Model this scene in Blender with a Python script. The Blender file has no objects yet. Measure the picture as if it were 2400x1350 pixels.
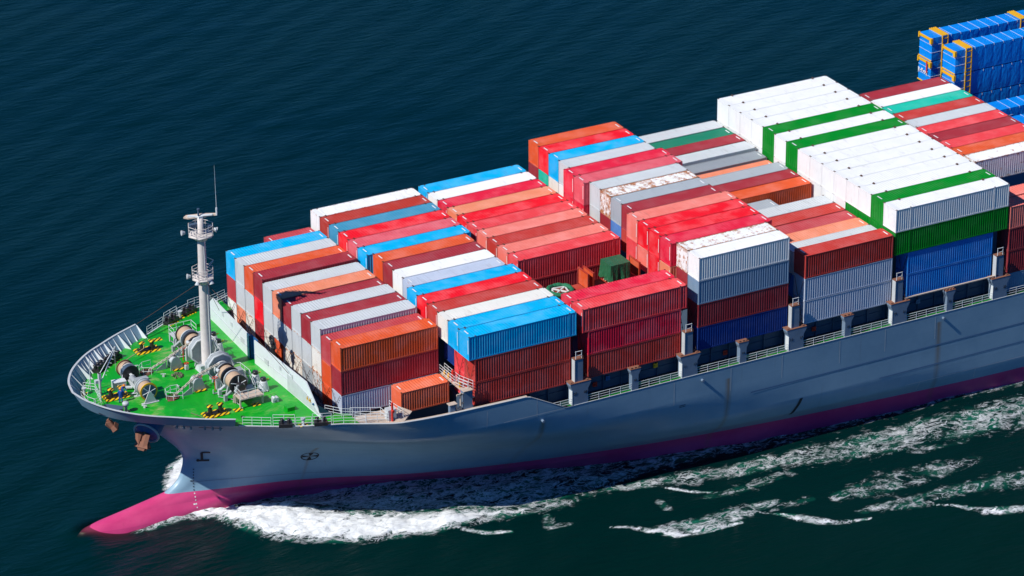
import bpy, math, random
import numpy as np
from mathutils import Vector, Matrix
random.seed(7)
rng = np.random.RandomState(11)
SC = bpy.context.scene
COL = SC.collection
R = math.radians

# ------------------------------------------------------------------ helpers
class MB:
    """collects boxes, tubes, plates; build() links them as ONE mesh object"""
    def __init__(s): s.v = []; s.f = []; s.sm = []
    def add(s, vs, fs, smooth=False):
        b = len(s.v); s.v += [tuple(p) for p in vs]
        s.f += [tuple(i + b for i in f) for f in fs]; s.sm += [smooth] * len(fs); return s
    def box(s, c, d, rz=0, ry=0, rx=0, taper=1.0):
        x, y, z = d[0] / 2, d[1] / 2, d[2] / 2
        M = Matrix.Rotation(rz, 3, 'Z') @ Matrix.Rotation(ry, 3, 'Y') @ Matrix.Rotation(rx, 3, 'X')
        vs = []
        for k, zz in ((1, -z), (taper, z)):
            for a, b in ((-x, -y), (x, -y), (x, y), (-x, y)):
                vs.append(Vector(c) + M @ Vector((a * k, b * k, zz)))
        return s.add(vs, [(0, 3, 2, 1), (4, 5, 6, 7), (0, 1, 5, 4), (1, 2, 6, 5), (2, 3, 7, 6), (3, 0, 4, 7)])
    def bb(s, x0, x1, y0, y1, z0, z1):
        return s.box(((x0 + x1) / 2, (y0 + y1) / 2, (z0 + z1) / 2), (abs(x1 - x0), abs(y1 - y0), abs(z1 - z0)))
    def cyl(s, p0, p1, r0, r1=None, n=14, caps=True):
        r1 = r0 if r1 is None else r1
        p0 = Vector(p0); p1 = Vector(p1); d = (p1 - p0).normalized()
        a = d.orthogonal().normalized(); b = d.cross(a)
        vs = []
        for p, r in ((p0, r0), (p1, r1)):
            for i in range(n):
                t = 2 * math.pi * i / n
                vs.append(p + (a * math.cos(t) + b * math.sin(t)) * r)
        s.add(vs, [(i, (i + 1) % n, n + (i + 1) % n, n + i) for i in range(n)], True)
        if caps: s.add(vs[:n], [tuple(range(n - 1, -1, -1))]); s.add(vs[n:], [tuple(range(n))])
        return s
    def lathe(s, c, prof, n=16, ax='Z'):
        vs = []
        for r, h in prof:
            for i in range(n):
                t = 2 * math.pi * i / n
                p = (r * math.cos(t), r * math.sin(t), h)
                if ax == 'Y': p = (p[0], p[2], p[1])
                vs.append((c[0] + p[0], c[1] + p[1], c[2] + p[2]))
        fs = []
        for k in range(len(prof) - 1):
            for i in range(n):
                fs.append((k * n + i, k * n + (i + 1) % n, (k + 1) * n + (i + 1) % n, (k + 1) * n + i))
        fs.append(tuple(range(n - 1, -1, -1))); fs.append(tuple((len(prof) - 1) * n + i for i in range(n)))
        if ax == 'Y': fs = [f[::-1] for f in fs]
        return s.add(vs, fs, True)
    def tube(s, pts, r, n=5):
        for a, b in zip(pts[:-1], pts[1:]):
            if (Vector(a) - Vector(b)).length > 1e-4: s.cyl(a, b, r, n=n)
        return s
    def torus(s, c, R_, r, n=24, m=8, wob=0, ax='Z'):
        vs = []
        for i in range(n):
            t = 2 * math.pi * i / n; rr = r * (1 + wob * random.uniform(-1, 1))
            for j in range(m):
                u = 2 * math.pi * j / m; q = R_ + rr * math.cos(u)
                p = (q * math.cos(t), q * math.sin(t), rr * math.sin(u))
                if ax == 'Y': p = (p[0], p[2], p[1])
                if ax == 'X': p = (p[2], p[0], p[1])
                vs.append((c[0] + p[0], c[1] + p[1], c[2] + p[2]))
        fs = [(i * m + j, ((i + 1) % n) * m + j, ((i + 1) % n) * m + (j + 1) % m, i * m + (j + 1) % m) for i in range(n) for j in range(m)]
        if ax == 'Y': fs = [f[::-1] for f in fs]
        return s.add(vs, fs, wob == 0)
    def plate(s, poly, vec):
        """polygon (3-D points) given thickness vec"""
        n = len(poly); v = Vector(vec)
        vs = [Vector(p) for p in poly] + [Vector(p) + v for p in poly]
        return s.add(vs, [tuple(range(n - 1, -1, -1)), tuple(range(n, 2 * n))] + [(i, (i + 1) % n, n + (i + 1) % n, n + i) for i in range(n)])
    def mesh(s, name):
        me = bpy.data.meshes.new(name); me.from_pydata(s.v, [], s.f); me.update()
        me.polygons.foreach_set('use_smooth', s.sm); return me
    def build(s, name, m, parent=None, color=None, **kw):
        me = s.mesh(name); o = bpy.data.objects.new(name, me); COL.objects.link(o)
        me.materials.append(m); o.parent = parent
        if color: o.color = color
        tag(o, **kw); return o

def tag(o, label=None, cat=None, group=None, kind=None):
    if label: o['label'] = label
    if cat: o['category'] = cat
    if group: o['group'] = group
    if kind: o['kind'] = kind
    return o
def empty(name, loc=(0, 0, 0), rz=0, parent=None, **kw):
    o = bpy.data.objects.new(name, None); COL.objects.link(o); o.location = loc; o.rotation_euler = (0, 0, rz)
    o.parent = parent; return tag(o, **kw)

def pchip(xs, ys, q):
    xs = np.asarray(xs, float); ys = np.asarray(ys, float); q = np.clip(np.asarray(q, float), xs[0], xs[-1])
    h = np.diff(xs); d = np.diff(ys) / h; m = np.zeros(len(xs))
    for i in range(1, len(xs) - 1):
        if d[i - 1] * d[i] > 0:
            w1 = 2 * h[i] + h[i - 1]; w2 = h[i] + 2 * h[i - 1]; m[i] = (w1 + w2) / (w1 / d[i - 1] + w2 / d[i])
    m[0] = d[0]; m[-1] = d[-1]
    k = np.clip(np.searchsorted(xs, q) - 1, 0, len(xs) - 2); t = (q - xs[k]) / h[k]
    return (2 * t**3 - 3 * t**2 + 1) * ys[k] + (t**3 - 2 * t**2 + t) * h[k] * m[k] + (-2 * t**3 + 3 * t**2) * ys[k + 1] + (t**3 - t**2) * h[k] * m[k + 1]

# ------------------------------------------------------------------ materials
class N:
    def __init__(s, name, rough=.6, spec=.5):
        s.m = bpy.data.materials.new(name); s.m.use_nodes = True; s.t = s.m.node_tree
        s.b = s.t.nodes['Principled BSDF']; s.b.inputs['Roughness'].default_value = rough
        s.b.inputs['Specular IOR Level'].default_value = spec
    def n(s, typ, **kw):
        x = s.t.nodes.new(typ)
        for k, v in kw.items(): setattr(x, k, v)
        return x
    def L(s, a, b): s.t.links.new(a, b)
    def coord(s, scale=(1, 1, 1), rot=(0, 0, 0), rand=True, kind='Object'):
        tc = s.n('ShaderNodeTexCoord'); mp = s.n('ShaderNodeMapping')
        mp.inputs['Scale'].default_value = scale; mp.inputs['Rotation'].default_value = rot
        s.L(tc.outputs[kind], mp.inputs[0])
        if rand:
            oi = s.n('ShaderNodeObjectInfo'); mu = s.n('ShaderNodeMath', operation='MULTIPLY'); mu.inputs[1].default_value = 57
            s.L(oi.outputs['Random'], mu.inputs[0]); s.L(mu.outputs[0], mp.inputs['Location'])
        return mp.outputs[0]
    def noise(s, co, scale, detail=4, rough=.6, dist=0):
        x = s.n('ShaderNodeTexNoise'); x.inputs['Scale'].default_value = scale; x.inputs['Detail'].default_value = detail
        x.inputs['Roughness'].default_value = rough; x.inputs['Distortion'].default_value = dist
        s.L(co, x.inputs['Vector']); return x.outputs['Fac']
    def rng(s, x, a, b, c=0, d=1):
        r = s.n('ShaderNodeMapRange'); r.inputs[1].default_value = a; r.inputs[2].default_value = b
        r.inputs[3].default_value = c; r.inputs[4].default_value = d; s.L(x, r.inputs[0]); return r.outputs[0]
    def math(s, op, a, b=None):
        x = s.n('ShaderNodeMath', operation=op)
        for i, q in enumerate((a, b)):
            if q is None: continue
            if isinstance(q, (int, float)): x.inputs[i].default_value = q
            else: s.L(q, x.inputs[i])
        return x.outputs[0]
    def mix(s, f, a, b, typ='MIX'):
        x = s.n('ShaderNodeMix', data_type='RGBA', blend_type=typ)
        for i, q in ((0, f), (6, a), (7, b)):
            if isinstance(q, (int, float)): x.inputs[i].default_value = q
            elif isinstance(q, tuple): x.inputs[i].default_value = (*q[:3], 1)
            else: s.L(q, x.inputs[i])
        return x.outputs[2]
    def bump(s, h, strength=.3, dist=.05):
        x = s.n('ShaderNodeBump'); x.inputs['Strength'].default_value = strength; x.inputs['Distance'].default_value = dist
        s.L(h, x.inputs['Height']); s.L(x.outputs[0], s.b.inputs['Normal']); return x

RUST = (.20, .065, .02)
def weathered(name, col, rough=.55, dirt=.25, rust=.0, scale=1.2, dcol=None, bump=.0, spec=.4):
    a = N(name, rough, spec); co = a.coord()
    n1 = a.noise(co, scale, 6, .7); c = a.mix(a.math('MULTIPLY', a.rng(n1, .42, .72), dirt), col, dcol or tuple(x * .45 + .04 for x in col))
    if rust:
        n2 = a.noise(co, scale * 2.3, 8, .75); c = a.mix(a.rng(n2, .72 - rust * .3, .78 - rust * .25), c, RUST)
    a.L(c, a.b.inputs['Base Color'])
    if bump: a.bump(n1, bump)
    return a.m

def container_mat(stretch, name):
    a = N(name, .6, .10); oi = a.n('ShaderNodeObjectInfo'); co = a.coord(stretch); cu = a.coord((1, 1, 1))
    big = a.noise(cu, .45, 3, .6); st = a.noise(co, 1.0, 6, .7); fine = a.noise(cu, 3.5, 5, .7)
    hs = a.n('ShaderNodeHueSaturation'); hs.inputs['Saturation'].default_value = .84; hs.inputs['Value'].default_value = 1.1
    a.L(oi.outputs['Color'], hs.inputs['Color'])
    c = a.mix(a.math('MULTIPLY', a.rng(big, .42, .68), .55), oi.outputs['Color'], hs.outputs[0])       # sun faded areas
    c = a.mix(a.math('MULTIPLY', a.rng(st, .56, .85), .4), c, (.10, .075, .06))                         # dirt streaks
    c = a.mix(a.math('MULTIPLY', a.rng(fine, .66, .74), .35), c, (.30, .22, .17))
    al = oi.outputs['Alpha']
    thr = a.math('SUBTRACT', .80, a.math('MULTIPLY', al, .385))
    rs = a.noise(cu, 1.7, 10, .74, .2); rn = a.math('ADD', a.math('MULTIPLY', st, .25), a.math('MULTIPLY', rs, .77))
    tco = a.n('ShaderNodeTexCoord'); ss = a.n('ShaderNodeSeparateXYZ'); a.L(tco.outputs['Object'], ss.inputs[0])
    if name.startswith('container_roof'):
        ed = a.rng(a.math('ABSOLUTE', ss.outputs[1]), .80, 1.2)
        bd = a.rng(a.math('ABSOLUTE', a.math('SUBTRACT', a.math('FRACT', a.math('DIVIDE', ss.outputs[0], 1.85)), .5)), .30, .5)
        bd = a.math('MULTIPLY', a.math('MULTIPLY', bd, al), a.rng(big, .40, .62)); ed = a.math('ADD', a.math('MULTIPLY', ed, .085), a.math('MULTIPLY', bd, .17))
        thr = a.math('ADD', thr, a.math('MULTIPLY', al, .05))
    else:
        ed = a.math('MAXIMUM', a.rng(ss.outputs[2], .45, .0), a.rng(ss.outputs[2], 2.45, 2.9)); ed = a.math('MULTIPLY', ed, .10)
    thr = a.math('SUBTRACT', thr, ed)
    f = a.math('MULTIPLY', a.rng(a.math('SUBTRACT', rn, thr), -.01, .10), .92)
    c = a.mix(f, c, a.mix(a.rng(fine, .35, .65), (.58, .20, .04), (.22, .06, .015)))
    a.L(c, a.b.inputs['Base Color']); return a.m

M = {}
M['roof'] = container_mat((1.6, .35, 1), 'container_roof_paint')
M['wall'] = container_mat((2.2, 2.2, .3), 'container_wall_paint')
M['casting'] = weathered('rusty_casting', (.10, .045, .028), .8, .6)
M['label'] = weathered('white_marking', (.75, .75, .74), .5, .3)
M['hullm'] = None
M['white'] = weathered('white_ship_paint', (.68, .72, .73), .45, .18, .06, .8)
M['cream'] = weathered('cream_mast_paint', (.66, .60, .56), .5, .3, .22, 1.6, spec=.3)
M['grey'] = weathered('grey_machine_paint', (.34, .37, .38), .5, .45, .12, 1.4)
M['lgrey'] = weathered('light_grey_paint', (.52, .55, .56), .5, .3, .1, 1.2)
M['black'] = weathered('black_steel', (.018, .018, .022), .35, .3, .02, 2, (.05, .045, .04), spec=.6)
M['rope'] = weathered('mooring_rope', (.52, .36, .24), .9, .5, 0, 6, bump=.5)
M['net'] = weathered('net_heap', (.16, .17, .10), .95, .6, 0, 7, bump=.8)
M['rust'] = weathered('rusty_steel', (.24, .10, .06), .85, .6, .1, 3)
M['mud'] = weathered('muddy_steel', (.34, .20, .10), .95, .7, .0, 1.6, (.14, .07, .03), bump=.8)
M['yellow'] = weathered('yellow_paint', (.80, .42, .01), .5, .35, .16, 2.5)
M['red'] = weathered('red_paint', (.65, .03, .015), .5, .3, .05, 2)
M['orange'] = weathered('orange_paint', (.62, .10, .025), .55, .4, .12, 1.5)
M['blue'] = weathered('blue_and_shade_paint', (.02, .13, .33), .4, .3, 0, 1)  # real blue paint, also shade colour for the bolster and door recess
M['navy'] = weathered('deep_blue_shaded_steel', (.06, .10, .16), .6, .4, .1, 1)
M['cover'] = weathered('blue_coverall_cloth', (.015, .08, .38), .9, .3, 0, 5)
M['helmet'] = weathered('orange_helmet_plastic', (.85, .24, .02), .35, .05)
M['skin'] = weathered('skin', (.5, .28, .19), .6, .1)
M['bridge'] = weathered('tan_primer_steel', (.56, .45, .36), .7, .45, .3, 2)
M['steelblue'] = weathered('support_steel', (.17, .24, .33), .5, .35, .16, 1.1)
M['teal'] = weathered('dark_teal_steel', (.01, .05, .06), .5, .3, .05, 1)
M['ink'] = weathered('black_marking_paint', (.02, .022, .03), .6, .2)
M['dkgreen'] = weathered('dull_green_rubber', (.008, .16, .075), .75, .4, 0, 3)
M['shadedeck'] = weathered('passage_shade_paint', (.004, .035, .03), .6, .4, .02, 1)  # deck colour darkened to carry the passage shadow
M['darktext'] = M['ink']

def stripes():
    a = N('yellow_black_stripes', .55, .3); co = a.coord((1, 1, 1), (0, 0, R(52)), False)
    w = a.n('ShaderNodeTexWave', wave_type='BANDS'); w.inputs['Scale'].default_value = .72; a.L(co, w.inputs['Vector'])
    n = a.noise(a.coord(), 5, 5, .7)
    c = a.mix(a.rng(w.outputs['Fac'], .52, .6), (.82, .52, .01), (.03, .02, .015))
    c = a.mix(a.math('MULTIPLY', a.rng(n, .6, .75), .5), c, (.3, .12, .04)); a.L(c, a.b.inputs['Base Color']); return a.m
M['stripe'] = stripes()

def tarp(name, c1, c2, sc, bumpd):
    a = N(name, .42, .5); co = a.coord()
    n = a.noise(co, sc, 5, .6, .8); n2 = a.noise(a.coord((1, 1, .35)), sc * 1.7, 4, .6, 1.5)
    a.L(a.mix(n, c1, c2), a.b.inputs['Base Color']); a.bump(n2, .9, bumpd); return a.m
M['btarp'] = tarp('blue_tarpaulin', (.0, .17, .66), (.0, .30, .86), .8, .10)
M['gtarp'] = tarp('green_tarpaulin', (.015, .10, .045), (.03, .16, .07), 1.0, .22)

def deckmat():
    a = N('green_deck_paint', .42, .45); co = a.coord((1, 1, 1), rand=False)
    n = a.noise(co, .22, 6, .65, .5); n2 = a.noise(a.coord((.5, 1.8, 1), (0, 0, R(12)), False), .9, 7, .75)
    c = a.mix(a.rng(n, .35, .65), (.002, .27, .010), (.006, .40, .016))
    worn = a.math('MULTIPLY', a.rng(n, .52, .64), a.rng(n2, .42, .62))
    c = a.mix(a.math('MULTIPLY', worn, .95), c, (.30, .36, .13))
    c = a.mix(a.math('MULTIPLY', a.rng(n2, .68, .78), .7), c, (.16, .12, .05))
    # welded plate seams
    for ax, sc in ((0, 2.9), (1, 3.3)):
        sp = a.n('ShaderNodeSeparateXYZ'); a.L(co, sp.inputs[0])
        fr = a.math('FRACT', a.math('DIVIDE', sp.outputs[ax], sc)); c = a.mix(a.math('MULTIPLY', a.math('LESS_THAN', fr, .012), .35), c, (.0, .09, .01))
    a.L(c, a.b.inputs['Base Color']); a.L(a.rng(n2, .4, .7, .3, .6), a.b.inputs['Roughness']); a.bump(n, .25, .03); return a.m
M['deck'] = deckmat()

def hullmat(name, c1, c2, pink=False):
    a = N(name, .38, .5); co = a.coord((.35, .35, .35), rand=False)
    n = a.noise(co, .5, 6, .65); ns = a.noise(a.coord((.9, .9, .05), rand=False), 1.2, 6, .7); nf = a.noise(a.coord((.12, .12, 1.4), rand=False), 2.2, 7, .75)
    c = a.mix(a.rng(n, .35, .68), c1, c2)
    c = a.mix(a.math('MULTIPLY', a.rng(ns, .60, .82), .35), c, (.15, .10, .06) if not pink else (.25, .02, .06))
    c = a.mix(a.math('MULTIPLY', a.rng(nf, .66, .76), .35), c, tuple(x * .55 for x in c1))
    # plate seams
    sp = a.n('ShaderNodeSeparateXYZ'); a.L(a.coord((1, 1, 1), rand=False), sp.inputs[0])
    fr = a.math('FRACT', a.math('DIVIDE', sp.outputs[0], 5.2)); c = a.mix(a.math('MULTIPLY', a.math('LESS_THAN', fr, .012), .22), c, tuple(x * 1.3 for x in c1))
    fz = a.math('FRACT', a.math('DIVIDE', sp.outputs[2], 2.6)); c = a.mix(a.math('MULTIPLY', a.math('LESS_THAN', fz, .018), .22), c, tuple(x * .7 for x in c1))
    # rust runs below the scuppers
    for x0, w, z1, z0 in ((-1.1, .28, 8.6, 2.6), (45.9, .5, 11.2, 0), (75.3, .5, 11.6, 0), (21.5, .5, 11.5, 7)):
        dx = a.math('ABSOLUTE', a.math('ADD', a.math('SUBTRACT', sp.outputs[0], x0), a.math('MULTIPLY', a.math('SUBTRACT', ns, .5), .8)))
        m = a.math('MULTIPLY', a.rng(dx, 0, w, 1, 0), a.math('MULTIPLY', a.rng(sp.outputs[2], z1 - .2, z1, 1, 0), a.rng(sp.outputs[2], z0, z1, .25, 1)))
        side = a.math('LESS_THAN', sp.outputs[1], 0); c = a.mix(a.math('MULTIPLY', a.math('MULTIPLY', m, side), .75), c, (.22, .12, .03))
    a.L(c, a.b.inputs['Base Color']); a.L(a.rng(nf, .3, .7, .28, .5), a.b.inputs['Roughness']); a.bump(n, .12, .08); return a.m
M['hull'] = hullmat('hull_grey_paint', (.195, .33, .44), (.25, .395, .50))
M['pink'] = hullmat('pink_antifouling', (.56, .035, .16), (.66, .07, .21), True)

# ------------------------------------------------------------------ world, sun, camera
w = bpy.data.worlds.new('World'); SC.world = w; w.use_nodes = True
SUN_EL = R(45.0); LDIR = Vector((1, .115, -1.02)).normalized()
to_sun = -LDIR
sky = w.node_tree.nodes.new('ShaderNodeTexSky'); sky.sky_type = 'NISHITA'; sky.sun_disc = False
sky.sun_elevation = math.asin(to_sun.z); sky.sun_rotation = math.atan2(to_sun.x, to_sun.y)
sky.air_density = 1.0; sky.dust_density = .3; sky.ozone_density = 3.0
bg = w.node_tree.nodes['Background']; bg.inputs[1].default_value = .058
sm_ = w.node_tree.nodes.new('ShaderNodeMix'); sm_.data_type = 'RGBA'; sm_.blend_type = 'MULTIPLY'; sm_.inputs[0].default_value = 1; sm_.inputs[7].default_value = (.20, .72, 1.45, 1)
w.node_tree.links.new(sky.outputs[0], sm_.inputs[6]); w.node_tree.links.new(sm_.outputs[2], bg.inputs[0])
sd = bpy.data.lights.new('sun', 'SUN'); sd.energy = 5.0; sd.angle = R(.5); sd.color = (1, .965, .90)
so = bpy.data.objects.new('sun', sd); COL.objects.link(so); so.rotation_euler = LDIR.to_track_quat('-Z', 'Y').to_euler()
cd = bpy.data.cameras.new('camera'); cam = bpy.data.objects.new('camera', cd); COL.objects.link(cam); SC.camera = cam
cr = Vector((0.87857371, -0.47757117, -0.00583303)); cu = Vector((0.205844, 0.36760818, 0.90691371)); cf = Vector((0.43097157, 0.79799123, -0.42127604))
mw = Matrix((cr, cu, -cf)).transposed().to_4x4(); mw.translation = Vector((-157.2725, -344.8608, 199.8935)); cam.matrix_world = mw
cd.sensor_width = 36; cd.lens = 129.14; cd.clip_start = 1; cd.clip_end = 8000
SC.view_settings.view_transform = 'Standard'; SC.view_settings.look = 'None'; SC.view_settings.exposure = .0; SC.view_settings.gamma = 1

# ------------------------------------------------------------------ ship hull
ship = empty('container_ship', (0, 0, 0), label='long grey container ship with green foredeck and pink boot topping', cat='ship')
LEV = [
 (-8.0, [(-27.5, 0), (-25, 2.0), (-12, 3), (30, 14), (90, 20), (150, 20.8)]),
 (-2.0, [(-28.0, 0), (-27.0, 1.1), (-25, 1.8), (-20, 2.5), (-12, 2.7), (-5.6, 2.8), (14, 7.3), (45, 16), (66, 18.6), (89, 20.4), (150, 21.2)]),
 (0.0, [(-26.8, 0), (-26.2, .55), (-24, 1.3), (-20, 2.0), (-12, 2.3), (-5.6, 2.5), (4.4, 4.6), (14, 8.0), (28.6, 12.8), (45, 16.6), (65.5, 19.0), (77, 19.9), (89, 20.7), (150, 21.25)]),
 (1.3, [(-21.0, 0), (-20.6, .4), (-18, 1.05), (-12, 1.9), (-3, 3.5), (12, 9), (30, 14.2), (45, 16.9), (65, 19.3), (88, 20.8), (150, 21.3)]),
 (2.3, [(-16.3, 0), (-16.0, .38), (-14, 1.0), (-11, 1.9), (-1.5, 4.5), (12, 10.0), (32, 15.2), (44.7, 17.4), (65, 19.6), (88, 21.0), (150, 21.3)]),
 (4.0, [(-14.35, 0), (-14.1, .4), (-11, 1.7), (-2, 5.1), (8, 9.7), (20, 14), (32, 17.3), (46, 19.6), (66, 20.9), (88, 21.3), (150, 21.3)]),
 (6.1, [(-13.83, 0), (-13.6, .42), (-11, 2.0), (-5, 4.7), (2, 8.2), (10, 12.3), (20, 16.2), (32, 19.2), (46, 20.9), (66, 21.3), (150, 21.3)]),
 (9.8, [(-16.45, 0), (-16.2, .55), (-14, 2.3), (-9, 5.9), (-4, 9.4), (2, 13.2), (8, 16.6), (16, 19.6), (26, 21.0), (40, 21.3), (150, 21.3)]),
 (12.6, [(-19.3, 0), (-19.0, .8), (-17, 3.2), (-13, 6.9), (-8, 11.0), (-3, 14.9), (2, 18.0), (8, 20.3), (16, 21.15), (26, 21.3), (150, 21.3)]),
 (15.8, [(-25.6, 0), (-25.2, 1.8), (-23.9, 4.4), (-22, 6.6), (-20, 8.4), (-17.5, 10.2), (-15, 11.75), (-11.8, 13.5), (-9.5, 14.9), (-6.7, 16.4), (-4.2, 17.4), (-2.2, 17.9), (0.4, 19.0), (4, 20.6), (10, 21.15), (20, 21.3), (150, 21.3)])]
NT = 150
tt = np.concatenate([np.linspace(0, .02, 8)[:-1], np.linspace(.02, .35, 60)[:-1], np.linspace(.35, 1, 80)])
def levcurve(pts):
    xs = pts[0][0]; X = xs + (150 - xs) * (tt ** 1.7)
    return X, pchip([p[0] for p in pts], [p[1] for p in pts], X)
LX = []; LY = []
for z, p in LEV:
    a, b = levcurve(p); LX.append(a); LY.append(b)
LX = np.array(LX); LY = np.array(LY); LZ = np.array([l[0] for l in LEV])
zz = np.array(sorted(set(np.round(np.concatenate([LZ, np.linspace(-8, 15.8, 60)]), 3))))
SX = np.array([pchip(LZ, LX[:, i], zz) for i in range(LX.shape[1])]).T
SY = np.array([pchip(LZ, LY[:, i], zz) for i in range(LX.shape[1])]).T
def ztop(x):
    return np.interp(x, [-27, -5, 0, 10, 19.5, 24.3, 24.35, 200], [15.8, 15.75, 15.45, 15.3, 15.15, 12.62, 12.6, 12.6])
def hull_y(x, z):
    k = min(max(np.searchsorted(zz, z) - 1, 0), len(zz) - 2); t = (z - zz[k]) / (zz[k + 1] - zz[k])
    a = np.interp(x, SX[k], SY[k], left=0); b = np.interp(x, SX[k + 1], SY[k + 1], left=0); return float(a * (1 - t) + b * t)
def edge_y(x): return float(np.interp(x, LX[-1], LY[-1]))
def hull_part(name, z0, z1, mat):
    mb = MB(); rows = [k for k in range(len(zz)) if z0 - 1e-3 <= zz[k] <= z1 + 1e-3]
    n = SX.shape[1]
    for s in (-1, 1):
        vs = []; fs = []
        for k in rows:
            for i in range(n):
                z = zz[k]
                if z > 12.6: z = 12.6 + (z - 12.6) / 3.2 * (ztop(SX[k, i]) - 12.6)
                vs.append((SX[k, i], s * SY[k, i], z))
        for a in range(len(rows) - 1):
            for i in range(n - 1):
                f = (a * n + i, a * n + i + 1, (a + 1) * n + i + 1, (a + 1) * n + i)
                if zz[rows[a]] >= 12.59 and SX[rows[a], i] > 25: continue
                fs.append(f if s < 0 else f[::-1])
        mb.add(vs, fs, True)
    return mb.build(name, mat, ship)
hull_part('hull', 2.3, 15.8, M['hull'])
hull_part('boot_topping', -8, 2.3, M['pink'])
def seg_strip(mb, x0, x1, zf, yo, wid, th, n=40, side=-1, inward=True):
    """thin flat cap along the deck edge"""
    xs = np.linspace(x0, x1, n)
    for a, b in zip(xs[:-1], xs[1:]):
        ya, yb = edge_y(a), edge_y(b)
        p = [(a, side * (ya + yo), zf(a)), (b, side * (yb + yo), zf(b)), (b, side * (yb + yo - wid), zf(b)), (a, side * (ya + yo - wid), zf(a))]
        if side > 0: p = p[::-1]
        mb.plate(p, (0, 0, th))
# foredeck sheet, following the edge with a slight camber
def decksheet(x0, x1, name, mat, zf, camber, inset=.05, nx=60, thick=None):
    mb = MB(); xs = np.linspace(x0, x1, nx); ny = 10; vs = []; fs = []
    for x in xs:
        ye = max((edge_y(x) if name == 'foredeck' else hull_y(x, 12.25)) - inset, .02)
        for j in range(ny + 1):
            q = -1 + 2 * j / ny; vs.append((x, ye * q, zf(x) + camber * (1 - q * q)))
    for i in range(nx - 1):
        for j in range(ny):
            fs.append((i * (ny + 1) + j, (i + 1) * (ny + 1) + j, (i + 1) * (ny + 1) + j + 1, i * (ny + 1) + j + 1))
    mb.add(vs, fs, True); return mb.build(name, mat, ship)
def dz(x, y=0):
    ye = max(edge_y(x), .1); return float(ztop(x)) - .02 + .38 * (1 - min(1, (y / ye)) ** 2)
decksheet(-25.58, -3.3, 'foredeck', M['deck'], lambda x: float(ztop(x)) - .02, .38)
for sd_ in (-1, 1):
    mb = MB(); p = [(x, sd_ * (edge_y(x) - .06), float(ztop(x)) - .02) for x in np.linspace(-3.3, -.2, 6)] + [(-.2, sd_ * 15.6, 15.4), (-3.3, sd_ * 14.6, 15.78)]
    mb.plate(p if sd_ > 0 else p[::-1], (0, 0, -.1)); mb.build('side_deck', M['deck'], ship)
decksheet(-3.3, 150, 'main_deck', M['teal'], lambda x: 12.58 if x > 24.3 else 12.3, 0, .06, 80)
mb = MB(); mb.bb(-3.42, -3.3, -14.9, 14.9, 14.2, 15.85); mb.bb(-3.42, -3.3, -13.5, 13.5, 12.3, 14.2); mb.build('foredeck_bulkhead', M['navy'], ship)
# rim caps
mb = MB(); seg_strip(mb, -12.4, 24.3, lambda x: float(ztop(x)), .04, .22, .05, 50, -1); seg_strip(mb, -12.4, 24.3, lambda x: float(ztop(x)), .04, .22, .05, 50, 1)
mb.build('gunwale', M['lgrey'], ship)
mb = MB(); seg_strip(mb, 24.3, 150, lambda x: 12.6, .03, .10, .04, 30, -1); seg_strip(mb, 24.3, 150, lambda x: 12.6, .03, .10, .04, 30, 1); mb.build('gunwale', M['lgrey'], ship)
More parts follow.
